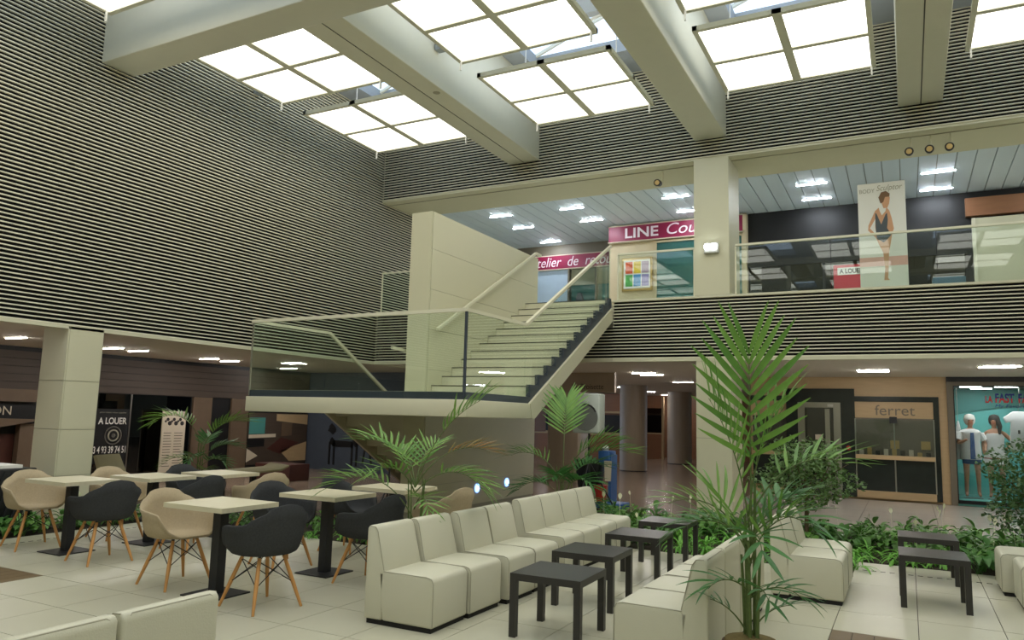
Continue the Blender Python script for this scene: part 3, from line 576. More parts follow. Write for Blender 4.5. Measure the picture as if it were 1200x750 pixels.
for cx in (-14.35, -13.55):
    blob(cx, 1.1, .13, 'silhouette_head'); blob(cx+.03, .75, .1, 'silhouette_body')
    for dx in (-.06, .1): fy([(cx+dx-.025, .12), (cx+dx+.025, .12), (cx+dx+.03, .75), (cx+dx-.03, .75)], 'silhouette_leg')
fy([(-14.3, .62), (-13.6, .62), (-13.62, .78), (-14.28, .8)], 'silhouette_table')
for dx in (0, .3): fy([(-13.25+dx, .2), (-13.2+dx, .2), (-13.1, 1.0), (-13.14, 1.0)], 'silhouette_leg')
# arcade loungers
def lounger(loc, rz, lab):
    t = thing('lounge_chair', lab, 'chair', loc, rz, 'olive arcade loungers')
    MB().prism([(-.45,.36),(.4,.42),(.55,.5),(.55,.54),(.38,.46),(-.45,.41)], 'y', -.45, .45).build('seat', M['olive'], t, bevel=.01)
    MB().box(-.3, .3, -.3, .3, 0, .05).build('base', M['iron'], t); MB().box(-.05, .05, -.05, .05, .05, .38).build('stem', M['iron'], t)
lounger((-11.7, 11.2, -.04), 1.2, 'olive lounge seat on a black base behind the arcade tables')
t = thing('lounge_chair', 'olive reclining chair back showing behind the left pillar', 'chair', (-12.1, 8.7, -.04), .3, 'olive arcade loungers')
MB().prism([(-.3,.32),(.3,.36),(.3,.42),(-.2,.38),(-.42,.78),(-.47,.76)], 'y', -.3, .3).build('seat', M['olive'], t, bevel=.01); MB().box(-.25, .25, -.25, .25, 0, .04).build('base', M['iron'], t); MB().box(-.04, .04, -.04, .04, .04, .33).build('stem', M['iron'], t)
# black ribbed cabinet at the left edge
t = thing('ribbed_cabinet', 'black diagonally ribbed cabinet among plants at the left edge', 'cabinet', (-10.2, 5.55, -.04)); o = t.location
MB(o).box(-10.7, -10.08, 4.9, 5.95, -.04, .76).build('body', M['dark'], t, bevel=.02)
for k in range(9): MB(o).bar((-10.075, 4.95+k*.1, .05), (-10.075, 5.15+k*.1, .72), .02, .02).build('rib', M['iron'], t)
MB(o).box(-10.65, -10.15, 5.0, 5.8, .76, .8).build('tray', M['white'], t)
# ================================================================== GROUND FLOOR HALL
struct(MB().box(-24, -3.35, 33, 33.3, -.04, ZS+.04).build('wall_hall_end', M['wood']), 'brown veneer end wall of the hall')
for x0, x1 in ((-13.5, -9.6),):
    t = thing('reception_desk', 'brown veneer reception counter at the far end of the hall', 'counter', ((x0+x1)/2, 28.3, -.04)); o = t.location
    MB(o).box(x0, x1, 28.0, 28.6, -.04, .95).build('front', M['wood'], t); MB(o).box(x0-.05, x1+.05, 27.95, 28.65, .95, 1.0).build('worktop', M['travert'], t)
    MB(o).box(x0, x1, 28.9, 29.0, 1.05, 1.75).build('dark_screen', M['dark'], t); MB(o).box(x0, x1, 28.88, 29.0, 1.9, 2.6).build('upper_panel', M['wood'], t); MB(o).box(x0, x1, 28.86, 28.99, 1.82, 1.9).build('ledge', M['travert'], t)
    MB(o).box(x0, x1, 28.9, 29.0, 1.0, 1.05).build('rear_ledge', M['travert'], t)
t = thing('glazed_office', 'brown framed office window between the round hall columns', 'office', (-8.6, 31.5, -.04)); o = t.location
MB(o).box(-11, -9.2, 31.4, 31.5, -.04, 1.0).build('lower_panel', M['wood'], t); MB(o).box(-11, -9.2, 31.44, 31.46, 1.05, 2.1).build('pane', M['dglass'], t); MB(o).box(-11, -9.2, 31.4, 31.5, 1.0, 1.05).build('sill', M['travert'], t)
for x in (-11, -10.1, -9.2): MB(o).box(x-.04, x+.04, 31.38, 31.5, -.04, 2.6).build('post', M['travert'], t)
for x, y, r, lb in ((-7.85, 23.5, .44, 'nearer round taupe stone column in the ground floor hall'), (-7.75, 28.7, .46, 'farther round taupe stone column in the ground floor hall')):
    t = thing('round_column', lb, 'column', (x, y, -.04), 0, 'round hall columns'); MB().lathe([(r, .03), (r, ZS+.08)], n=32).build('shaft', M['taupec'], t, smooth=True); MB().lathe([(r-.02, 0), (r-.02, .03)], n=32).build('base_ring', M['dark'], t)
tag(MB().box(-8.35, -7.5, 18.0, 18.8, -.04, ZS+.04).build('hall_pillar', M['taupec'], bevel=.01), 'square taupe stone pillar behind the hall palm', 'pillar')
t = thing('hanging_sign', 'dark bulkhead sign reading La Croisette over the hall', 'sign', (-6.8, 17.0, 2.22)); o = t.location
MB(o).box(-7.5, -6.15, 17.0, 17.1, 2.22, ZS+.04).build('board', M['taupec'], t)
text('La Croisette', 'lettering', M['ink'], t, (-7.25, 16.998, 2.29), (1, 0, 0), (0, 0, 1), .13, .82)
# ---- right shops (plane YS)
YS = 18.9
wf = struct(MB().box(-3.35, .78, YS, YS+.25, -.04, ZS+.04).build('wall_jeweller', M['travert']), 'beige travertine front of the jeweller')
L = wf.location
for x0, x1, z0, z1 in ((-2.53,-2.27,0,2.42),(-1.35,-1.05,0,2.42),(-2.27,-1.35,2.1,2.42)): MB(L).box(x0, x1, YS-.06, YS, z0, z1).build('marble_slab', M['marble'], wf)
for x0, x1, z0, z1 in ((-3.35,-2.53,2.13,2.25),(-1.05,.62,2.13,2.25),(.51,.62,0,2.13)): MB(L).box(x0, x1, YS-.05, YS, z0, z1).build('marble_slab', M['marble'], wf)
d = thing('door_1', 'dark glazed steel door of the jeweller in a marble surround', 'door', (-1.81, YS-.05, 0)); d['kind'] = 'structure'; o = d.location
fr = MB(o)
for x0, x1, z0, z1 in ((-2.27,-2.12,0,2.1),(-1.5,-1.35,0,2.1),(-2.12,-1.5,1.98,2.1)): fr.box(x0, x1, YS-.09, YS-.0, z0, z1)
fr.build('frame', M['steel'], d); MB(o).box(-2.12, -1.5, YS-.04, YS-.002, 0, 1.98).build('backing', M['dark'], d); MB(o).box(-2.12, -1.5, YS-.06, YS-.045, 0, 1.98).build('pane', M['dglass'], d)
MB(o).box(-1.68, -1.58, YS-.085, YS-.06, 0, 1.95).build('stile', M['steel'], d); MB(o).box(-1.9, -1.74, YS-.068, YS-.06, 1.22, 1.36).build('notice', M['paper'], d); MB(o).box(-1.62, -1.5, YS-.11, YS-.09, 2.0, 2.06).build('closer', M['lamp_w'], d)
tag(MB().disc((-1.2, YS-.08, 1.08), (0, 1, 0), .05, 14, .04).build('alarm_bell', M['redp']), 'small red alarm bell on the jeweller marble surround', 'alarm')
win = thing('window_1', 'jeweller shop window below the ferret lettering', 'window', (-.25, YS-.03, 0)); win['kind'] = 'structure'; o = win.location
MB(o).box(-1.05, .51, YS-.035, YS-.001, 1.77, 2.13).build('sign_panel', M['travert'], win)
text('ferret', 'lettering', M['taupe'], win, (-.64, YS-.036, 1.83), (1, 0, 0), (0, 0, 1), .23, .8)
MB(o).box(-1.05, .51, YS-.03, YS-.001, .95, 1.77).build('backing', M['taupe'], win)
MB(o).box(-1.05, .51, YS-.16, YS-.145, .95, 1.74).build('pane', M['wglass'], win); MB(o).box(-1.05, .51, YS-.2, YS-.0, .86, .95).build('ledge', M['travert'], win)
for k in range(2):
    x0 = -1.03+k*.78; MB(o).box(x0, x0+.75, YS-.06, YS-.001, .16, .85).build('dark_panel', M['marble'], win)
for x in (-1.05, -.265, .51): MB(o).box(x-.012, x+.012, YS-.075, YS-.001, .16, 1.75).build('mullion', M['steel'], win)
MB(o).box(-1.05, .51, YS-.09, YS-.001, 0, .16).build('plinth', M['travert'], win)
MB(o).box(-.35, -.2, YS-.2, YS-.16, 1.66, 1.8).build('screen', M['dark'], win)
for k in range(9):
    x = -.98+k*.165; h = .08+.1*rnd.random()
    MB(o).box(x, x+.09, YS-.12, YS-.06, .95, .95+h).build('display_item', [M['paper'], M['gold'], M['dark']][k % 3], win)
for x in (-.35, .25): MB(o).box(x, x+.18, YS-.07, YS-.04, 1.1, 1.28).build('picture_card', M['gold'], win)
wl = thing('window_2', 'jeweller side window left of its door', 'window', (-2.95, YS-.03, 0)); wl['kind'] = 'structure'; o = wl.location
MB(o).box(-3.3, -2.53, YS-.03, YS-.001, .95, 1.77).build('backing', M['fascia'], wl); MB(o).box(-3.3, -2.53, YS-.09, YS-.08, .95, 1.77).build('pane', M['wglass'], wl); MB(o).box(-3.3, -2.53, YS-.14, YS-.001, .86, .95).build('ledge', M['travert'], wl); MB(o).box(-3.3, -2.53, YS-.06, YS-.001, .16, .86).build('dark_panel', M['marble'], wl)
# fashion shop
fs = struct(MB().box(.78, .9, YS-.08, YS+1.9, -.04, ZS+.04).build('wall_fashion_side', M['taupe']), 'taupe pier between the jeweller and the fashion shop')
struct(MB().box(.78, XR, YS-.06, YS+1.9, 2.5, ZS+.04).build('wall_fashion_top', M['taupe'])); struct(MB().box(.78, XR, YS-.09, YS-.06, 2.58, ZS+.04).build('trim_6', M['dark']))
struct(MB().box(.9, XR, YS+1.7, YS+1.9, -.04, 2.5).build('wall_fashion_back', M['aqua']), 'turquoise back wall of the fashion shop'); struct(MB().box(.9, XR, YS, YS+1.7, -.04, .08).build('floor_fashion', M['aqua']), 'turquoise display floor of the fashion shop')
MB(bpy.data.objects['wall_fashion_back'].location).prism([(.9, 2.5), (.9, 1.86), (1.4, 2.0), (1.9, 2.08), (3.0, 2.14), (5.9, 2.16), (5.9, 2.5)], 'y', YS+1.66, YS+1.7).build('bulkhead', M['aquad'], bpy.data.objects['wall_fashion_back'])
fw = thing('window_3', 'large frameless fashion shop window with red and blue lettering', 'window', (3.0, YS, 0)); fw['kind'] = 'structure'; o = fw.location
MB(o).box(.9, XR-.02, YS-.02, YS-.008, .06, 2.5).build('pane', M['wglass'], fw); fr = MB(o); fr.box(.89, .92, YS-.04, YS, 0, 2.52); fr.box(.89, XR-.02, YS-.04, YS, 0, .07); fr.box(.89, XR-.02, YS-.04, YS, 2.48, 2.52); fr.build('frame', M['dark'], fw)
def split_mat(z):
    m = mat('red_navy_letter', S(206,28,34), .5); nt = m.node_tree; N = nt.nodes; Lk = nt.links
    tc = N.new('ShaderNodeTexCoord'); sx = N.new('ShaderNodeSeparateXYZ'); gt = N.new('ShaderNodeMath'); gt.operation = 'GREATER_THAN'; gt.inputs[1].default_value = z
    mx = N.new('ShaderNodeMix'); mx.data_type = 'RGBA'; mx.inputs['A'].default_value = S(206,28,34); mx.inputs['B'].default_value = S(24,34,120)
    Lk.new(tc.outputs['Object'], sx.inputs[0]); Lk.new(sx.outputs['Z'], gt.inputs[0]); Lk.new(gt.outputs[0], mx.inputs['Factor']); Lk.new(mx.outputs['Result'], N['Principled BSDF'].inputs['Base Color']); return m
SP = split_mat(2.235)
for w_, x0, wd in (('LA', 1.49, .13), ('FAST', 1.67, .34), ('FASHION', 2.08, .62)): text(w_, 'lettering', M['redt'] if w_ == 'LA' else SP, fw, (x0, YS-.025, 2.14), (1, 0, 0), (0, 0, 1), .15 if w_ == 'LA' else .2, wd, bold=.03)
text('My Favorite shop', 'lettering', M['bluet'], fw, (1.66, YS-.025, 2.02), (1, 0, 0), (0, 0, 1), .09, .9, shear=.2)
for x, y in ((1.25, YS+.22), (1.9, YS+.22), (2.6, YS+.22), (1.5, YS+1.0)):  # strips added to light the shop interior and the mannequins from the front
    strip(x, y, 2.5, 'added light strip above the fashion shop mannequins, number %s from the left' % {1.25: 'one', 1.5: 'two', 1.9: 'three', 2.6: 'four'}[x], 'added fashion shop lights', .4, .1, 'shopfill')
# mannequins: one continuous body mesh each, wig and clothes as parts
def skinned(nm, verts, edges, radii, m_, parent, sub=2):
    me = bpy.data.meshes.new(nm); me.from_pydata(verts, edges, []); ob = bpy.data.objects.new(nm, me); C.objects.link(ob)
    md = ob.modifiers.new('s', 'SKIN'); md.use_smooth_shade = True
    for i, r in enumerate(radii): me.skin_vertices[0].data[i].radius = (r, r) if not isinstance(r, tuple) else r
    me.skin_vertices[0].data[0].use_root = True
    sb = ob.modifiers.new('d', 'SUBSURF'); sb.levels = sub; sb.render_levels = sub
    bpy.context.view_layer.update(); m2 = bpy.data.meshes.new_from_object(ob.evaluated_get(bpy.context.evaluated_depsgraph_get())); bpy.data.objects.remove(ob)
    m2.materials.clear(); return put(nm, m2, m_, parent)
def mannequin(loc, rz, lab, armL, armR, wig, dress, extra):
    t = thing('mannequin', lab, 'mannequin', loc, rz, 'fashion shop mannequins')
    V = [(0,0,.95),(0,0,1.1),(0,0,1.28),(0,0,1.42),(0,-.01,1.5),(0,-.02,1.56),(0,-.03,1.66),(0,-.01,1.74),
         (-.1,0,.88),(-.11,-.02,.5),(-.12,.01,.1),(-.13,-.07,.03),(.1,0,.88),(.11,-.02,.5),(.12,.01,.1),(.13,-.07,.03),
         (-.17,0,1.4)]+armL+[(.17,0,1.4)]+armR
    nL = len(armL); a0 = 17; r0 = 17+nL
    E_ = [(0,1),(1,2),(2,3),(3,4),(4,5),(5,6),(6,7),(0,8),(8,9),(9,10),(10,11),(0,12),(12,13),(13,14),(14,15),(3,16)]+[(16 if i == 0 else a0+i-1, a0+i) for i in range(nL)]+[(3, r0)]+[(r0+i, r0+i+1) for i in range(len(armR))]
    Rr = [.13,.105,.125,.11,.045,.05,.09,.06,.085,.055,.038,.03,.085,.055,.038,.03,.05]+[.036,.028,.03][:nL]+[.05]+[.036,.028,.03][:len(armR)]
    skinned('body', V, E_, Rr, M['skin'], t)
    MB().lathe([(.06,1.56),(.105,1.62),(.115,1.70),(.09,1.78),(.03,1.81)], (0,.02,0), 16).build('wig', wig, t, smooth=True)
    for sx in (-1, 1): MB().lathe([(.004,-.012),(.016,0),(.004,.012)], (sx*.038,-.118,1.675), 8).build('eye', M['dark'], t)
    MB().lathe([(.02,-.006),(.024,0),(.004,.008)], (0,-.118,1.615), 8).build('mouth', M['redt'], t)
    for nm, prof, m_ in dress: MB().lathe(prof, (0,0,0), 18, 1, .72).build(nm, m_, t, smooth=True)
    if extra: extra(t)
    if wig == M['hairw']: MB().prism([(-.05,.83),(.05,.83),(.035,1.4),(-.035,1.4)], 'y', -.158, -.14).build('open_front', M['denim'], t)
    MB().box(-.16, .16, -.14, .14, -.015, 0).build('base_plate', M['steel'], t)
    return t
mannequin((1.22, YS+.55, .1), .15, 'white haired mannequin in an open white shirt and denim shorts', [(-.26,-.06,1.15),(-.1,-.2,1.26)], [(.28,0,1.18),(.24,-.12,1.0)], M['hairw'],
  [('shirt', [(.2,.82),(.215,.86),(.195,1.05),(.18,1.2),(.2,1.34),(.215,1.41),(.16,1.46),(.06,1.49)], M['wcloth']), ('shorts', [(.16,.72),(.185,.74),(.165,.95),(.14,1.0)], M['denim'])],
  lambda t: [MB().tube([(-.19,0,1.38),(-.25,-.05,1.24)], [.075,.07], 10).build('sleeve', M['wcloth'], t), MB().tube([(.19,0,1.38),(.26,0,1.24)], [.075,.07], 10).build('sleeve', M['wcloth'], t)])
mannequin((1.68, YS+.6, .1), -.25, 'dark haired mannequin in a white dress with red hem stripe', [(-.24,.02,1.15),(-.2,-.08,.92)], [(.34,.05,1.2),(.2,-.1,1.06)], M['hairb'],
  [('dress', [(.26,.74),(.235,.86),(.17,1.05),(.165,1.2),(.18,1.33),(.16,1.39),(.1,1.41)], M['wcloth']), ('hem_stripe', [(.236,.845),(.238,.855),(.234,.87)], M['redp'])],
  lambda t: [MB().tube([(.05,-.02,1.72),(.11,-.06,1.55),(.11,-.12,1.38)], [.06,.05,.02], 10).build('braid', M['hairb'], t)])
t = thing('hanging_dress', 'white dress on a hanger right of the shop mannequins', 'dress', (2.1, YS+.5, 1.15)); o = t.location
MB(o).prism([(1.93,1.15),(2.3,1.15),(2.27,1.75),(2.38,1.72),(2.42,1.84),(2.22,1.98),(2.02,1.98),(1.84,1.84),(1.88,1.72),(1.97,1.75)], 'y', YS+.45, YS+.55).build('cloth', M['wcloth'], t, bevel=.02); MB(o).tube([(2.12,YS+.5,1.97),(2.12,YS+.5,2.06),(2.15,YS+.5,2.08),(2.15,YS+.5,2.5)], .006, 6).build('hanger', M['steel'], t)
MB(o).prism([(2.09,1.5),(2.13,1.5),(2.13,1.58),(2.09,1.58)], 'y', YS+.44, YS+.45).build('price_tag', M['ink'], t)
t = thing('hanging_dress', 'pale dress at the left edge of the fashion shop window', 'dress', (1.0, YS+.5, .9)); o = t.location
MB(o).prism([(.95,.9),(1.09,.9),(1.06,1.5),(1.02,1.75),(.98,1.75),(.95,1.5)], 'y', YS+.6, YS+.68).build('cloth', M['wcloth'], t, bevel=.015); MB(o).tube([(1.0,YS+.64,1.74),(1.0,YS+.64,2.5)], .006, 6).build('hanger', M['steel'], t)
# ---- loudspeaker on stand, cleaning cart
t = thing('speaker_stand', 'black tripod speaker stand behind the far sofas', 'stand', (-4.93, 12.3, -.04)); o = t.location
MB(o).tube([(-4.93,12.35,.55),(-4.93,12.35,1.36)], .02, 8).build('pole', M['iron'], t); MB(o).tube([(-4.93,12.35,.5),(-4.93,12.35,.9)], .03, 8).build('collar', M['iron'], t)
for k in range(3):
    a = .5+k*2.094; MB(o).tube([(-4.93,12.35,.85),(-4.93+.5*math.cos(a),12.35+.5*math.sin(a),-.02)], .014, 8).build('leg', M['iron'], t)
t = thing('loudspeaker', 'pale grey loudspeaker with round mesh grille on a stand', 'loudspeaker', (-4.94, 12.35, 1.33)); o = t.location
MB(o).prism([(-5.19,1.33),(-4.69,1.33),(-4.69,2.02),(-5.19,2.02)], 'y', 12.2, 12.5).build('cabinet', M['grey'], t, bevel=.03)
MB(o).disc((-4.94,12.195,1.6), (0,1,0), .225, 32, .03).build('grille', M['mesh'], t); MB(o).tube([(-4.94+.2*math.cos(a/9*math.pi),12.19,1.63+.2*math.sin(a/9*math.pi)) for a in range(1, 9)], .016, 8).build('horn_slot', M['dark'], t)
t = thing('cleaning_cart', 'blue and black cleaning trolley with red bucket beside the speaker stand', 'cart', (-4.85, 12.9, -.04)); o = t.location
MB(o).box(-5.1, -4.45, 12.72, 13.15, .02, .12).build('platform', M['blue'], t, bevel=.02)
MB(o).prism([(-5.3,.35),(-4.95,.35),(-4.88,.85),(-5.38,.85)], 'y', 12.75, 13.1).build('bag', M['dark'], t, bevel=.03); MB(o).box(-4.92, -4.7, 12.76, 13.1, .8, 1.02).build('tray', M['blue'], t, bevel=.02); MB(o).box(-4.73, -4.68, 12.78, 13.1, .1, .95).build('upright', M['blue'], t)
MB(o).lathe([(.09,0),(.12,.26),(.125,.28)], (-4.86,12.75,.14), 16).build('bucket', M['redp'], t); MB(o).prism([(-4.76,.5),(-4.66,.5),(-4.65,.85),(-4.78,.85)], 'y', 12.7, 12.74).build('cloth', M['paper'], t)
MB(o).lathe([(.05,0),(.07,.05),(.03,.1)], (-4.83,12.9,1.02), 10).build('cloth_ball', M['white'], t); MB(o).tube([(-4.95,12.7,.35),(-4.6,12.66,-.02)], .012, 6).build('broom_handle', M['dark'], t)
for x in (-5.05, -4.52):
    for y in (12.78, 13.08): MB(o).disc((x,y,-.005), (1,0,0), .035, 12, .03).build('wheel', M['dark'], t)
t = thing('tripod', 'small black folded tripod below the lower stair flight', 'tripod', (-6.62, 8.9, -.04)); o = t.location
MB(o).tube([(-6.62,8.9,.45),(-6.62,8.9,.82)], .014, 8).build('pole', M['iron'], t); MB(o).tube([(-6.62,8.9,.5),(-6.62,8.9,.6)], .03, 8).build('hub', M['iron'], t)
for k in range(3):
    a = .3+k*2.094; MB(o).tube([(-6.62,8.9,.6),(-6.62+.3*math.cos(a),8.9+.3*math.sin(a),-.03)], .013, 8).build('leg', M['iron'], t)
# ================================================================== CAFE FURNITURE
def lerp_tab(tab, x):
    for (a, va), (b, vb) in zip(tab[:-1], tab[1:]):
        if x <= b:
            u = (x-a)/(b-a); u = u*u*(3-2*u); return va+(vb-va)*u
    return tab[-1][1]
def shell_mesh():
    H_ = [(0,.432),(28,.436),(46,.49),(62,.64),(80,.664),(112,.672),(136,.745),(160,.822),(180,.835)]
    R_ = [(0,.265),(30,.30),(50,.325),(70,.325),(90,.318),(120,.318),(150,.305),(180,.29)]
    nth, nt = 40, 12; inner = []
    for j in range(nth):
        th = 360*j/nth; a = th if th <= 180 else 360-th
        h, R0 = lerp_tab(H_, a), lerp_tab(R_, a); c, s_ = math.cos(math.radians(th)), math.sin(math.radians(th)); row = []
        for k in range(1, nt+1):
            t = k/nt
            if t <= .5: r = .74*R0*t/.5; z = .418+.012*(t/.5)**2
            else:
                q = (t-.5)/.5*math.pi/2; r = R0*(.74+.24*math.sin(q)); z = .43+(h-.43)*(1-math.cos(q))
                if k == nt: r += .02*math.sin(math.radians(a))+.006
            row.append(Vector((r*c-.01, r*s_, z)))
        inner.append(row)
    vs = [Vector((-.01, 0, .418))]; fs = []
    for row in inner: vs += row
    idx = lambda j, k: 1+(j % nth)*nt+k
    for j in range(nth):
        fs.append((0, idx(j, 0), idx(j+1, 0)))
        for k in range(nt-1): fs.append((idx(j, k), idx(j, k+1), idx(j+1, k+1), idx(j+1, k)))
    me = bpy.data.meshes.new('seat_shell'); me.from_pydata([tuple(v) for v in vs], [], fs); bm = bmesh.new(); bm.from_mesh(me)
    bmesh.ops.recalc_face_normals(bm, faces=bm.faces)
    bmesh.ops.solidify(bm, geom=bm.faces[:], thickness=.016)
    bmesh.ops.recalc_face_normals(bm, faces=bm.faces)
    for f in bm.faces: f.smooth = True
    bm.to_mesh(me); bm.free(); return me
SH = {k: shell_mesh() for k in ('b', 'c')}
SH['b'].materials.append(M['beige']); SH['c'].materials.append(M['char'])
def make_chair(kind):
    t = thing('shell_armchair', 'x', 'chair')
    put('seat_shell', SH[kind], None, t)
    tops, feet = [], []
    for sx, sy in ((1, 1), (1, -1), (-1, -1), (-1, 1)):
        p, q = Vector((sx*.115, sy*.115, .405)), Vector((sx*.235, sy*.225, 0)); tops.append(p); feet.append(q)
        MB().tube([q, q.lerp(p, .5), p], [.011, .017, .015], 10).build('leg', M['oak'], t, smooth=True)
        MB().tube([p-Vector((0, 0, .012)), p+Vector((0, 0, .016))], .014, 8).build('bracket', M['wire'], t)
    for a in range(4):
        b = (a+1) % 4; mb = MB()
        mb.tube([tops[a].lerp(feet[a], .06), tops[b].lerp(feet[b], .52)], .0042, 5); mb.tube([tops[b].lerp(feet[b], .06), tops[a].lerp(feet[a], .52)], .0042, 5)
        mb.build('wire_brace', M['wire'], t)
    return t
CB, CC = make_chair('b'), make_chair('c'); CC.name = 'charcoal_shell_armchair'; CB.name = 'beige_shell_armchair'
GC = 'shell armchairs at the cafe tables'
D = math.radians
place(CB, (-5.93, 4.83, 0), D(-8), 'beige shell armchair left of the nearest cafe table', GC)
place(CC, (-4.72, 4.69, 0), D(170), 'charcoal shell armchair in the foreground right of the nearest cafe table', GC)
place(CB, (-8.72, 5.16, 0), D(-12), 'beige shell armchair at the far left beside the plants', GC)
place(CC, (-7.42, 5.10, 0), D(172), 'charcoal shell armchair right of the leftmost cafe table', GC)
place(CB, (-8.62, 6.10, 0), D(-6), 'beige shell armchair mostly hidden behind the leftmost cafe table', GC)
place(CC, (-7.30, 6.12, 0), D(178), 'charcoal shell armchair right of the middle table in the left row', GC)
place(CC, (-8.42, 7.0, 0), D(-10), 'charcoal shell armchair at the far table, nearest the notice board', GC)
place(CB, (-7.12, 6.95, 0), D(168), 'beige shell armchair right of the farthest table in the left row', GC)
place(CC, (-5.80, 6.0, 0), D(-15), 'charcoal shell armchair left of the middle table in the right row', GC)
place(CC, (-4.55, 5.86, 0), D(176), 'charcoal shell armchair behind the nearest cream sofa unit', GC)
place(CC, (-5.80, 7.05, 0), D(0), 'charcoal shell armchair showing only its top behind the middle table', GC)
place(CB, (-4.42, 6.92, 0), D(172), 'beige shell armchair behind the sofas and the middle palm', GC)
def make_table():
    t = thing('cafe_table', 'x', 'table')
    MB().box(-.355, .355, -.315, .315, .735, .775).build('table_top', M['ttop'], t)
    MB().box(-.045, .045, -.045, .045, .012, .735).build('column', M['iron'], t)
    MB().box(-.2, .2, -.2, .2, 0, .012).build('base_plate', M['iron'], t); MB().box(-.14, .14, -.14, .14, .725, .7345).build('top_plate', M['iron'], t)
    return t
TB = make_table(); GT = 'whitewashed cafe tables'
for x, y, lb in ((-8.16, 5.22, 'whitewashed cafe table at the far left beside the pillar plants'), (-7.97, 6.08, 'whitewashed cafe table in the middle of the left row'), (-7.83, 6.95, 'whitewashed cafe table farthest back in the left row'),
                 (-5.33, 4.77, 'whitewashed cafe table nearest the viewer between beige and charcoal chairs'), (-5.18, 5.97, 'whitewashed cafe table in the middle of the right row'), (-5.10, 6.98, 'whitewashed cafe table farthest back behind the middle palm')):
    place(TB, (x, y, 0), 0, lb, GT)
# ---- cream sofa units (face +X, origin at centre of the base)
def make_sofa(wd, nm):
    t = thing(nm, 'x', 'sofa'); h = wd/2-.004
    MB().prism([(-.14,.035),(.31,.035),(.31,.355),(.295,.385),(.26,.395),(.06,.40),(-.19,.392)], 'y', -h, h).build('seat_block', M['sofa'], t, bevel=.018, seg=3)
    MB().prism([(-.31,.035),(-.145,.035),(-.13,.38),(-.215,.69),(-.235,.72),(-.29,.725),(-.31,.70)], 'y', -h, h).build('backrest', M['sofa'], t, bevel=.026, seg=3)
    MB().tube([(-.303,-h+.03,.70),(-.296,-h+.05,.716),(-.296,h-.05,.716),(-.303,h-.03,.70)], .0035, 6).build('piping', M['pipe'], t)
    for s_ in (-1, 1):
        y = s_*(h-.004)
        MB().tube([(-.17,y,.392),(.25,y,.394),(.29,y,.383),(.308,y,.35),(.309,y,.05)], .0035, 6).build('piping', M['pipe'], t)
        MB().tube([(-.14,y,.40),(-.21,y,.68),(-.235,y,.715),(-.285,y,.718)], .0035, 6).build('piping', M['pipe'], t)
    MB().box(-.29, .29, -h+.015, h-.015, 0, .035).build('plinth', M['plinth'], t)
    return t
SO, SW = make_sofa(.51, 'sofa_unit'), make_sofa(.6, 'wide_sofa_unit'); GS = 'cream sofa units'
xl = -3.42
for y, lb in ((5.02, 'cream sofa unit at the front of the left row beside the coffee tables'), (5.54, 'second cream sofa unit of the left row'), (6.11, 'third cream sofa unit of the left row'), (6.63, 'fourth cream sofa unit of the left row'),
              (7.38, 'cream sofa unit nearest in the far left row by the stair wall'), (7.89, 'second cream sofa unit of the far left row'), (8.40, 'third cream sofa unit of the far left row'), (8.91, 'last cream sofa unit of the far left row by the planting bed')):
    place(SO, (xl+(.0 if y < 5.2 else .02 if y < 6 else .06 if y < 7 else .02), y, 0), D(0.6 if y < 5.2 else -.8), lb, GS)
for y, lb in ((5.13, 'cream sofa unit at the front of the right row, seat towards the coffee tables'), (5.65, 'second cream sofa unit of the right row'), (6.19, 'third cream sofa unit of the right row'), (6.71, 'fourth cream sofa unit of the right row behind the palm')):
    place(SO, (-1.45, y, 0), D(180), lb, GS)
for y, lb in ((7.76, 'cream sofa unit behind the foreground palm, seat to the right'), (8.38, 'cream sofa unit next to the planting bed, seat to the right')):
    place(SW, (-.86, y, 0), D(0), lb, GS)
for x, y, lb in ((1.15, 8.45, 'nearer cream sofa unit cut by the right edge'), (1.06, 9.12, 'farther cream sofa unit at the right edge by the planting bed')):
    place(SW, (x, y, 0), D(180), lb, GS)
for y, lb in ((2.40, 'cream sofa unit in the bottom left corner, right one'), (1.88, 'cream sofa unit in the bottom left corner, left one')):
    place(SO, (-3.24, y, 0), D(180), lb, GS)
# ---- black coffee tables
def make_coffee():
    t = thing('coffee_table', 'x', 'table')
    MB().box(-.275, .275, -.275, .275, .40, .45).build('table_top', M['lack'], t)
    for sx in (-1, 1):
        for sy in (-1, 1): MB().box(sx*.275-sx*.05 if sx > 0 else -.275, .275 if sx > 0 else -.225, sy*.225 if sy > 0 else -.275, .275 if sy > 0 else -.225, 0, .40).build('leg', M['lack'], t)
    return t
CT = make_coffee(); GK = 'black square coffee tables'
for x, y, lb in ((-2.35, 5.32, 'black square coffee table nearest the viewer'), (-2.48, 6.34, 'second black coffee table between the sofa rows'), (-2.45, 7.55, 'third black coffee table between the sofa rows'), (-2.47, 8.68, 'farthest black coffee table between the sofa rows, by the plants'),
                 (.16, 8.02, 'nearer black coffee table of the pair at right'), (.14, 9.3, 'farther black coffee table of the pair at right, against the plants')):
    place(CT, (x, y, 0), D(1.5), lb, GK)
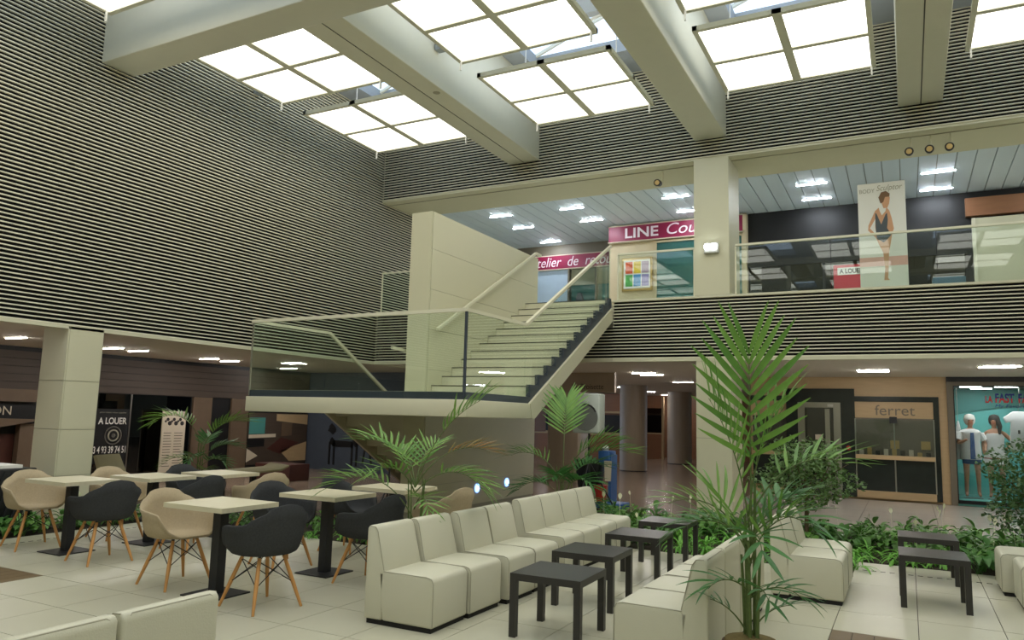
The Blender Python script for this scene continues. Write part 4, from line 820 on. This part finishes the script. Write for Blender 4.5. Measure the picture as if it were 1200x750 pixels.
# ================================================================== PLANTS
def leaflet_mesh(droop, w_, twist=0):
    n = 6; vs = []; fs = []
    for i in range(n+1):
        t = i/n; hw = w_*math.sin(math.pi*min(1, (t*.92+.06)))**.75*(1-.35*t); x = t*(1-.12*droop*t); z = .10*t-droop*t*t
        vs += [(x, -hw, z+hw*.35), (x, 0, z), (x, hw, z+hw*.35)]
    for i in range(n):
        a = i*3; fs += [(a, a+1, a+4, a+3), (a+1, a+2, a+5, a+4)]
    me = bpy.data.meshes.new('leaflet'); me.from_pydata(vs, [], fs)
    for p in me.polygons: p.use_smooth = True
    return me
def lset(m_, w_=.042):
    out = []
    for d_ in (.05, .22, .45):
        me = leaflet_mesh(d_, w_); me.materials.append(m_); out.append(me)
    return out
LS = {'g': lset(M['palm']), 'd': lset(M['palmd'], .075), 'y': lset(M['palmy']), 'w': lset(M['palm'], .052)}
def frond(parent, base, az, elev, length, droop, n, ll, kind='g', start=.28, dr=1, seed=0, alpha0=62, stemr=.007):
    rr = random.Random(seed*97+int(az*10)); K = 14; p = Vector(base); pts = [p.copy()]; tans = []
    for i in range(K):
        s_ = i/(K-1); e = D(elev-droop*s_**1.4); a = D(az); d_ = Vector((math.cos(e)*math.cos(a), math.cos(e)*math.sin(a), math.sin(e)))
        tans.append(d_); p = p+d_*length/K; pts.append(p.copy())
    tans.append(tans[-1])
    fr_ = MB().tube(pts, [stemr*(1-.75*i/K) for i in range(K+1)], 6).build('frond', M['trunk'], parent)
    up = Vector((0, 0, 1))
    for k in range(n):
        s_ = start+(1-start)*(k+.5)/n; f = s_*K; i = min(int(f), K-1); q = pts[i].lerp(pts[i+1], f-i); tg = tans[i]
        side = tg.cross(up)
        if side.length < .2: side = Vector((math.sin(D(az)), -math.cos(D(az)), 0))
        side.normalize(); nrm = side.cross(tg).normalized(); u = (k+.5)/n
        L_ = ll*(.55+.6*math.sin(math.pi*(.12+.74*u)))*(.92+.16*rr.random()); al = D(alpha0-(alpha0-18)*u**1.3)
        for sg in (-1, 1):
            dr_ = (tg*math.cos(al)+side*sg*math.sin(al)+nrm*(.22+.1*rr.random())).normalized()
            zz = (nrm-dr_*nrm.dot(dr_)).normalized(); yy = zz.cross(dr_)
            mx = Matrix((dr_*L_, yy*L_, zz*L_)).transposed().to_4x4(); mx.translation = q
            put('leaflet', LS[kind][min(2, max(0, int(dr+rr.random()*1.2-.3)))], None, fr_, mtx=mx)
    return fr_
def stems(t, n, r, h, seed=0, m_='trunk'):
    rr = random.Random(seed); out = []
    for k in range(n):
        a = 2*math.pi*k/n+rr.random(); b = Vector((r*math.cos(a), r*math.sin(a), 0)); tp = Vector((r*1.8*math.cos(a), r*1.8*math.sin(a), h*(.8+.3*rr.random())))
        MB().tube([b, b.lerp(tp, .5), tp], [.013, .010, .008], 8).build('stem', M[m_], t); out.append(tp)
    return out
# tall foreground palm
t = thing('potted_palm', 'tall potted palm in the right foreground before the sofas', 'palm', (-.90, 4.97, 0))
MB().lathe([(.12,0),(.15,.04),(.17,.22),(.175,.245),(.15,.245)], n=28).build('pot', M['pot'], t, smooth=True); MB().lathe([(.165,.235),(.155,.265),(.09,.28),(.03,.285)], n=20).build('coir_mulch', M['moss'], t, smooth=True)
for k, (dx, dy, h) in enumerate(((-.02,0,.75),(.025,.02,.95),(.0,-.03,.6),(.05,-.02,.5),(-.045,.03,.5))): MB().tube([(dx*.8,dy,.26),(dx,dy,.26+h*.5),(dx*1.3,dy*1.3,.26+h)], [.013,.011,.008], 8).build('stem', M['trunk'], t)
F = [ # az, elev, length, droop, pairs, leaflet length, kind, base z, start
 (100, 93, 1.20, 8, 11, .44, 'w', .86, .40), (195, 86, .98, 26, 11, .40, 'g', .80, .42), (25, 84, .74, 30, 7, .34, 'w', 1.0, .4), (30, 66, .86, 85, 9, .30, 'w', .95, .42), (205, 62, .62, 85, 7, .26, 'g', .82, .4),
 (-20, 56, .52, 100, 6, .28, 'd', .85, .35), (-70, 50, .42, 110, 5, .26, 'd', .80, .3), (190, 52, .50, 95, 6, .26, 'd', .80, .32), (60, 60, .55, 80, 6, .26, 'd', .85, .3), (10, 74, .5, 60, 6, .26, 'd', .78, .3),
 (150, 74, .52, 50, 7, .30, 'g', .74, .3), (335, 72, .50, 60, 7, .28, 'g', .70, .3), (215, 70, .46, 70, 6, .26, 'w', .72, .3),
 (225, 48, .36, 90, 5, .22, 'd', .52, .3), (300, 40, .34, 85, 5, .2, 'd', .52, .3), (0, 42, .36, 85, 5, .22, 'd', .5, .3), (190, 62, .36, 60, 4, .15, 'd', .28, .45), (20, 64, .34, 60, 4, .15, 'd', .28, .5)]
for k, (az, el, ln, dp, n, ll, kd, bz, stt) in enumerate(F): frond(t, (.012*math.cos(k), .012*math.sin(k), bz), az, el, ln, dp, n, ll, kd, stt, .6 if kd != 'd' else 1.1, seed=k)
# palm in the middle of the furniture
t = thing('palm', 'slender palm with one yellowing frond behind the left sofa row', 'palm', (-4.12, 5.95, 0))
MB().lathe([(.12,0),(.16,.04),(.18,.24),(.15,.25)], n=24).build('pot', M['pot'], t, smooth=True)
for k, (dx, dy) in enumerate(((-.04,0),(.03,.03),(.0,-.04),(.06,-.01))): MB().tube([(dx,dy,.2),(dx*1.5,dy*1.2,.6),(dx*2,dy*1.6,.98)], [.010,.008,.006], 8).build('stem', M['trunk'], t)
for k, a in enumerate(((205,60,1.0,100,12,.32,'w',.6,.38),(185,66,.80,75,11,.30,'w',.9,.3),(150,70,.62,85,10,.26,'w',.9,.3),(250,62,.6,100,10,.26,'g',.85,.3),(95,74,.62,75,10,.26,'g',.9,.3),(22,72,1.05,42,10,.34,'w',.9,.55),(28,60,.86,80,10,.26,'y',.9,.5),(15,48,.75,100,11,.34,'w',.85,.4),(320,45,.55,95,9,.24,'g',.7,.35),(60,35,.5,80,8,.2,'g',.5,.3),(200,35,.45,80,8,.2,'g',.45,.3))):
    frond(t, (0, 0, a[7]), a[0], a[1], a[2], a[3], a[4], a[5], a[6], a[8], 1.0, seed=20+k)
# palm by the hall
t = thing('palm', 'full green palm growing behind the far left sofas by the hall', 'palm', (-4.32, 9.85, -.04))
for k, (dx, dy) in enumerate(((-.05,0),(.04,.04),(.0,-.05),(.08,0),(-.02,.07))): MB().tube([(dx,dy,0),(dx*1.5,dy*1.2,.5),(dx*2,dy*1.6,.95)], [.014,.011,.008], 8).build('stem', M['trunk'], t)
for k, a in enumerate(((110,84,1.35,50,14,.42,'w',.75,.48),(20,72,1.05,75,13,.38,'w',.7,.42),(12,56,1.1,75,12,.40,'w',.75,.4),(190,66,1.0,90,12,.36,'g',.65,.4),(220,50,.75,95,11,.3,'d',.5,.35),(330,58,.8,95,11,.32,'d',.5,.35),(280,62,.75,90,11,.3,'d',.55,.35),(60,60,.9,85,11,.32,'d',.6,.4),(200,30,.7,70,10,.24,'g',.3,.3),(350,35,.7,70,10,.26,'d',.35,.3))):
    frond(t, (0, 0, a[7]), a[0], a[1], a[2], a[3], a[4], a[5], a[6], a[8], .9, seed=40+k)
# arcade palm
t = thing('palm', 'arching palm standing before the dark arcade shop fronts', 'palm', (-11.9, 10.05, -.04))
MB().lathe([(.16,0),(.2,.05),(.24,.3),(.2,.3)], n=24).build('pot', M['pot'], t, smooth=True); stems(t, 4, .03, .9, 5)
for k, a in enumerate(((200,80,1.45,120,17,.42,'w',.75,.4),(25,74,1.15,85,15,.44,'w',.75,.4),(60,60,.8,85,12,.32,'d',.6,.35),(0,42,.75,80,11,.28,'d',.5,.3),(220,45,.75,95,11,.28,'g',.5,.3),(300,50,.7,95,11,.28,'d',.55,.3),(120,70,.7,80,11,.28,'d',.7,.35),(340,30,.6,60,9,.24,'g',.4,.3))):
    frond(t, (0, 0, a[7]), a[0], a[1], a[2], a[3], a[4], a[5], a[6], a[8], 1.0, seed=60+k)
# ficus trees: trunk, branches and one joined crown of small leaves
def ficus(loc, rx, ry, rz_, zc, n, lab, seed):
    t = thing('ficus', lab, 'shrub', loc); rr = random.Random(seed)
    MB().tube([(0,0,0),(.01,.01,zc*.5),(0,0,zc)], [.03,.025,.018], 8).build('trunk', M['bark'], t)
    for k in range(7):
        a = k*.9; MB().tube([(0,0,zc*.75),(.5*rx*math.cos(a),.5*ry*math.sin(a),zc+.15*math.sin(k*1.7)),(.85*rx*math.cos(a),.85*ry*math.sin(a),zc+.3*rz_*math.cos(k))], [.012,.008,.004], 6).build('branch', M['bark'], t)
    mb = MB()
    for _ in range(n):
        v = Vector((rr.gauss(0,1), rr.gauss(0,1), rr.gauss(0,1))).normalized()*(rr.random()**.35); c = Vector((v.x*rx*(1+.25*math.sin(5*v.z+seed)), v.y*ry, zc+v.z*rz_))
        d_ = Vector((rr.uniform(-1,1), rr.uniform(-1,1), rr.uniform(-.9,.3))).normalized(); sd = d_.cross(Vector((rr.uniform(-1,1), rr.uniform(-1,1), 1))).normalized(); l, w_ = .045+.04*rr.random(), .014+.008*rr.random()
        mb.add([c-d_*l*.5, c+sd*w_, c+d_*l*.5, c-sd*w_], [(0, 1, 2, 3)])
    cr = mb.build('crown', M['ficus'], t); cr['kind'] = 'stuff'
ficus((-1.22, 10.7, -.04), .62, .5, .5, .98, 2600, 'small leaved ficus tree behind the sofas near the jeweller', 3)
ficus((1.28, 10.6, -.04), .55, .55, .6, .95, 2600, 'small leaved ficus tree at the right edge before the fashion shop', 5)
# planting beds
for nm, a in (('behind the sofas and coffee tables', (-4.9, 4, 9.95, 12.6)), ('in front of the stair landing', (-9.45, -4.9, 7.45, 9.2)), ('beside the left pillar', (-10.4, -9.45, 3.0, 9.2))):
    tag(MB().box(*a, -.04, -.01).build('planting_bed', M['soil'], bevel=.008, seg=1), 'dark soil bed '+nm, 'planting bed', 'planting beds')
tag(MB().box(-4.9, -.58, 9.2, 9.95, -.04, -.012).build('planting_bed', M['soil'], bevel=.008, seg=1), 'dark soil strip along the far terrace edge', 'planting bed', 'planting beds')
def leaf(mb, base, az, el, stem, L_, W_, droop):
    a = D(az); h = Vector((math.cos(a), math.sin(a), 0)); sd = Vector((-math.sin(a), math.cos(a), 0)); b = Vector(base)
    tip = b+h*stem*math.cos(D(el))+Vector((0, 0, stem*math.sin(D(el))))
    mb.add([b-sd*.003, b+sd*.003, tip+sd*.002, tip-sd*.002], [(0, 1, 2, 3)])
    n = 4; rows = []
    for i in range(n+1):
        t_ = i/n; e = el-25-droop*t_; c = tip+h*(L_*t_*math.cos(D(e)))+Vector((0, 0, L_*t_*math.sin(D(e)))); w_ = W_*math.sin(math.pi*min(1, t_*.9+.08))**.8
        rows += [c-sd*w_+Vector((0,0,w_*.35)), c, c+sd*w_+Vector((0,0,w_*.35))]
    mb.add(rows, [q for i in range(n) for q in ((i*3, i*3+1, i*3+4, i*3+3), (i*3+1, i*3+2, i*3+5, i*3+4))])
def bush_mesh(kind, seed):
    rr = random.Random(seed); mb = MB()
    if kind == 'lily':
        for k in range(20):
            leaf(mb, (.03*rr.uniform(-1,1), .03*rr.uniform(-1,1), 0), rr.uniform(0,360), rr.uniform(35,86), rr.uniform(.1,.26), rr.uniform(.13,.2), rr.uniform(.03,.05), rr.uniform(10,70))
    else:
        for k in range(26):
            leaf(mb, (.04*rr.uniform(-1,1), .04*rr.uniform(-1,1), 0), rr.uniform(0,360), rr.uniform(30,85), rr.uniform(.03,.12), rr.uniform(.18,.28), rr.uniform(.010,.018), rr.uniform(20,80))
    me = mb.mesh(kind, smooth=True); me.materials.append(M[kind if kind == 'lily' else 'fern']); return me
def flower_mesh(seed):
    rr = random.Random(seed); mb = MB(); leaf(mb, (0, 0, 0), rr.uniform(0,360), 84, .36+.14*rr.random(), .075, .026, -20); me = mb.mesh('flower', smooth=True); me.materials.append(M['spathe']); return me
BL = [bush_mesh('lily', s) for s in range(5)]; BF = [bush_mesh('fern', s+10) for s in range(4)]; FLW = [flower_mesh(s) for s in range(4)]
def bush(x, y, kind, sc_, lab, grp):
    o = put('peace_lily' if kind == 'l' else 'bright_foliage_plant', rnd.choice(BL if kind == 'l' else BF), None, None, (x, y, -.012)); o.rotation_euler = (0, 0, rnd.uniform(0, 6.28)); o.scale = (sc_, sc_, sc_)
    tag(o, lab, 'plant', grp)
    if kind == 'l' and rnd.random() < .36:
        for _ in range(rnd.choice((1, 1, 2))):
            f = put('flower', rnd.choice(FLW), None, o, (rnd.uniform(-.08,.08), rnd.uniform(-.08,.08), 0)); f.rotation_euler = (0, 0, rnd.uniform(0, 6.28))
GB, GL = 'leafy plants in the bed behind the seating', 'leafy plants in the left bed'
def scatter(x0, x1, y0, y1, dx, dy, pk, lab_l, lab_f, grp, smin=.8, smax=1.15, avoid=()):
    y = y0; r_ = 0
    while y < y1:
        x = x0+(dx/2 if r_ % 2 else 0)
        while x < x1:
            px, py = x+rnd.uniform(-.3,.3)*dx, y+rnd.uniform(-.3,.3)*dy
            if all((px-a)**2+(py-b)**2 > c*c for a, b, c in avoid):
                k = pk(px, py); bush(px, py, k, rnd.uniform(smin, smax), lab_l if k == 'l' else lab_f, grp)
            x += dx
        y += dy; r_ += 1
AV = ((-4.32, 9.85, .15), (-1.22, 10.7, .12), (1.28, 10.6, .12), (-4.93, 12.35, .6), (-4.85, 12.9, .7))
scatter(-.55, 3.2, 10.14, 12.4, .30, .42, lambda x, y: 'f' if (y < 10.6 and x < .2) or rnd.random() < .25 else 'l', 'broad leaved green plant in the bed before the shops', 'bright narrow leaved plant in the bed before the shops', GB, avoid=AV)
scatter(-4.7, -.6, 9.38, 12.2, .34, .42, lambda x, y: 'f' if (x > -2.6 and y < 10.3) or rnd.random() < .3 else 'l', 'broad leaved plant in the bed behind the coffee tables', 'bright narrow leaved plant in the bed behind the coffee tables', GB, avoid=AV)
scatter(-9.9, -9.5, 4.3, 7.3, .22, .26, lambda x, y: 'l', 'broad leaved plant in the bed beside the left pillar', '', GL, .7, .95, avoid=((-10.75, 6.7, .62),))
scatter(-9.3, -5.0, 7.6, 8.6, .36, .4, lambda x, y: 'l' if rnd.random() < .5 else 'f', 'low broad leaved plant in front of the stair landing', 'low narrow leaved plant in front of the stair landing', GL, .5, .75, avoid=((-6.62, 8.9, .4),))
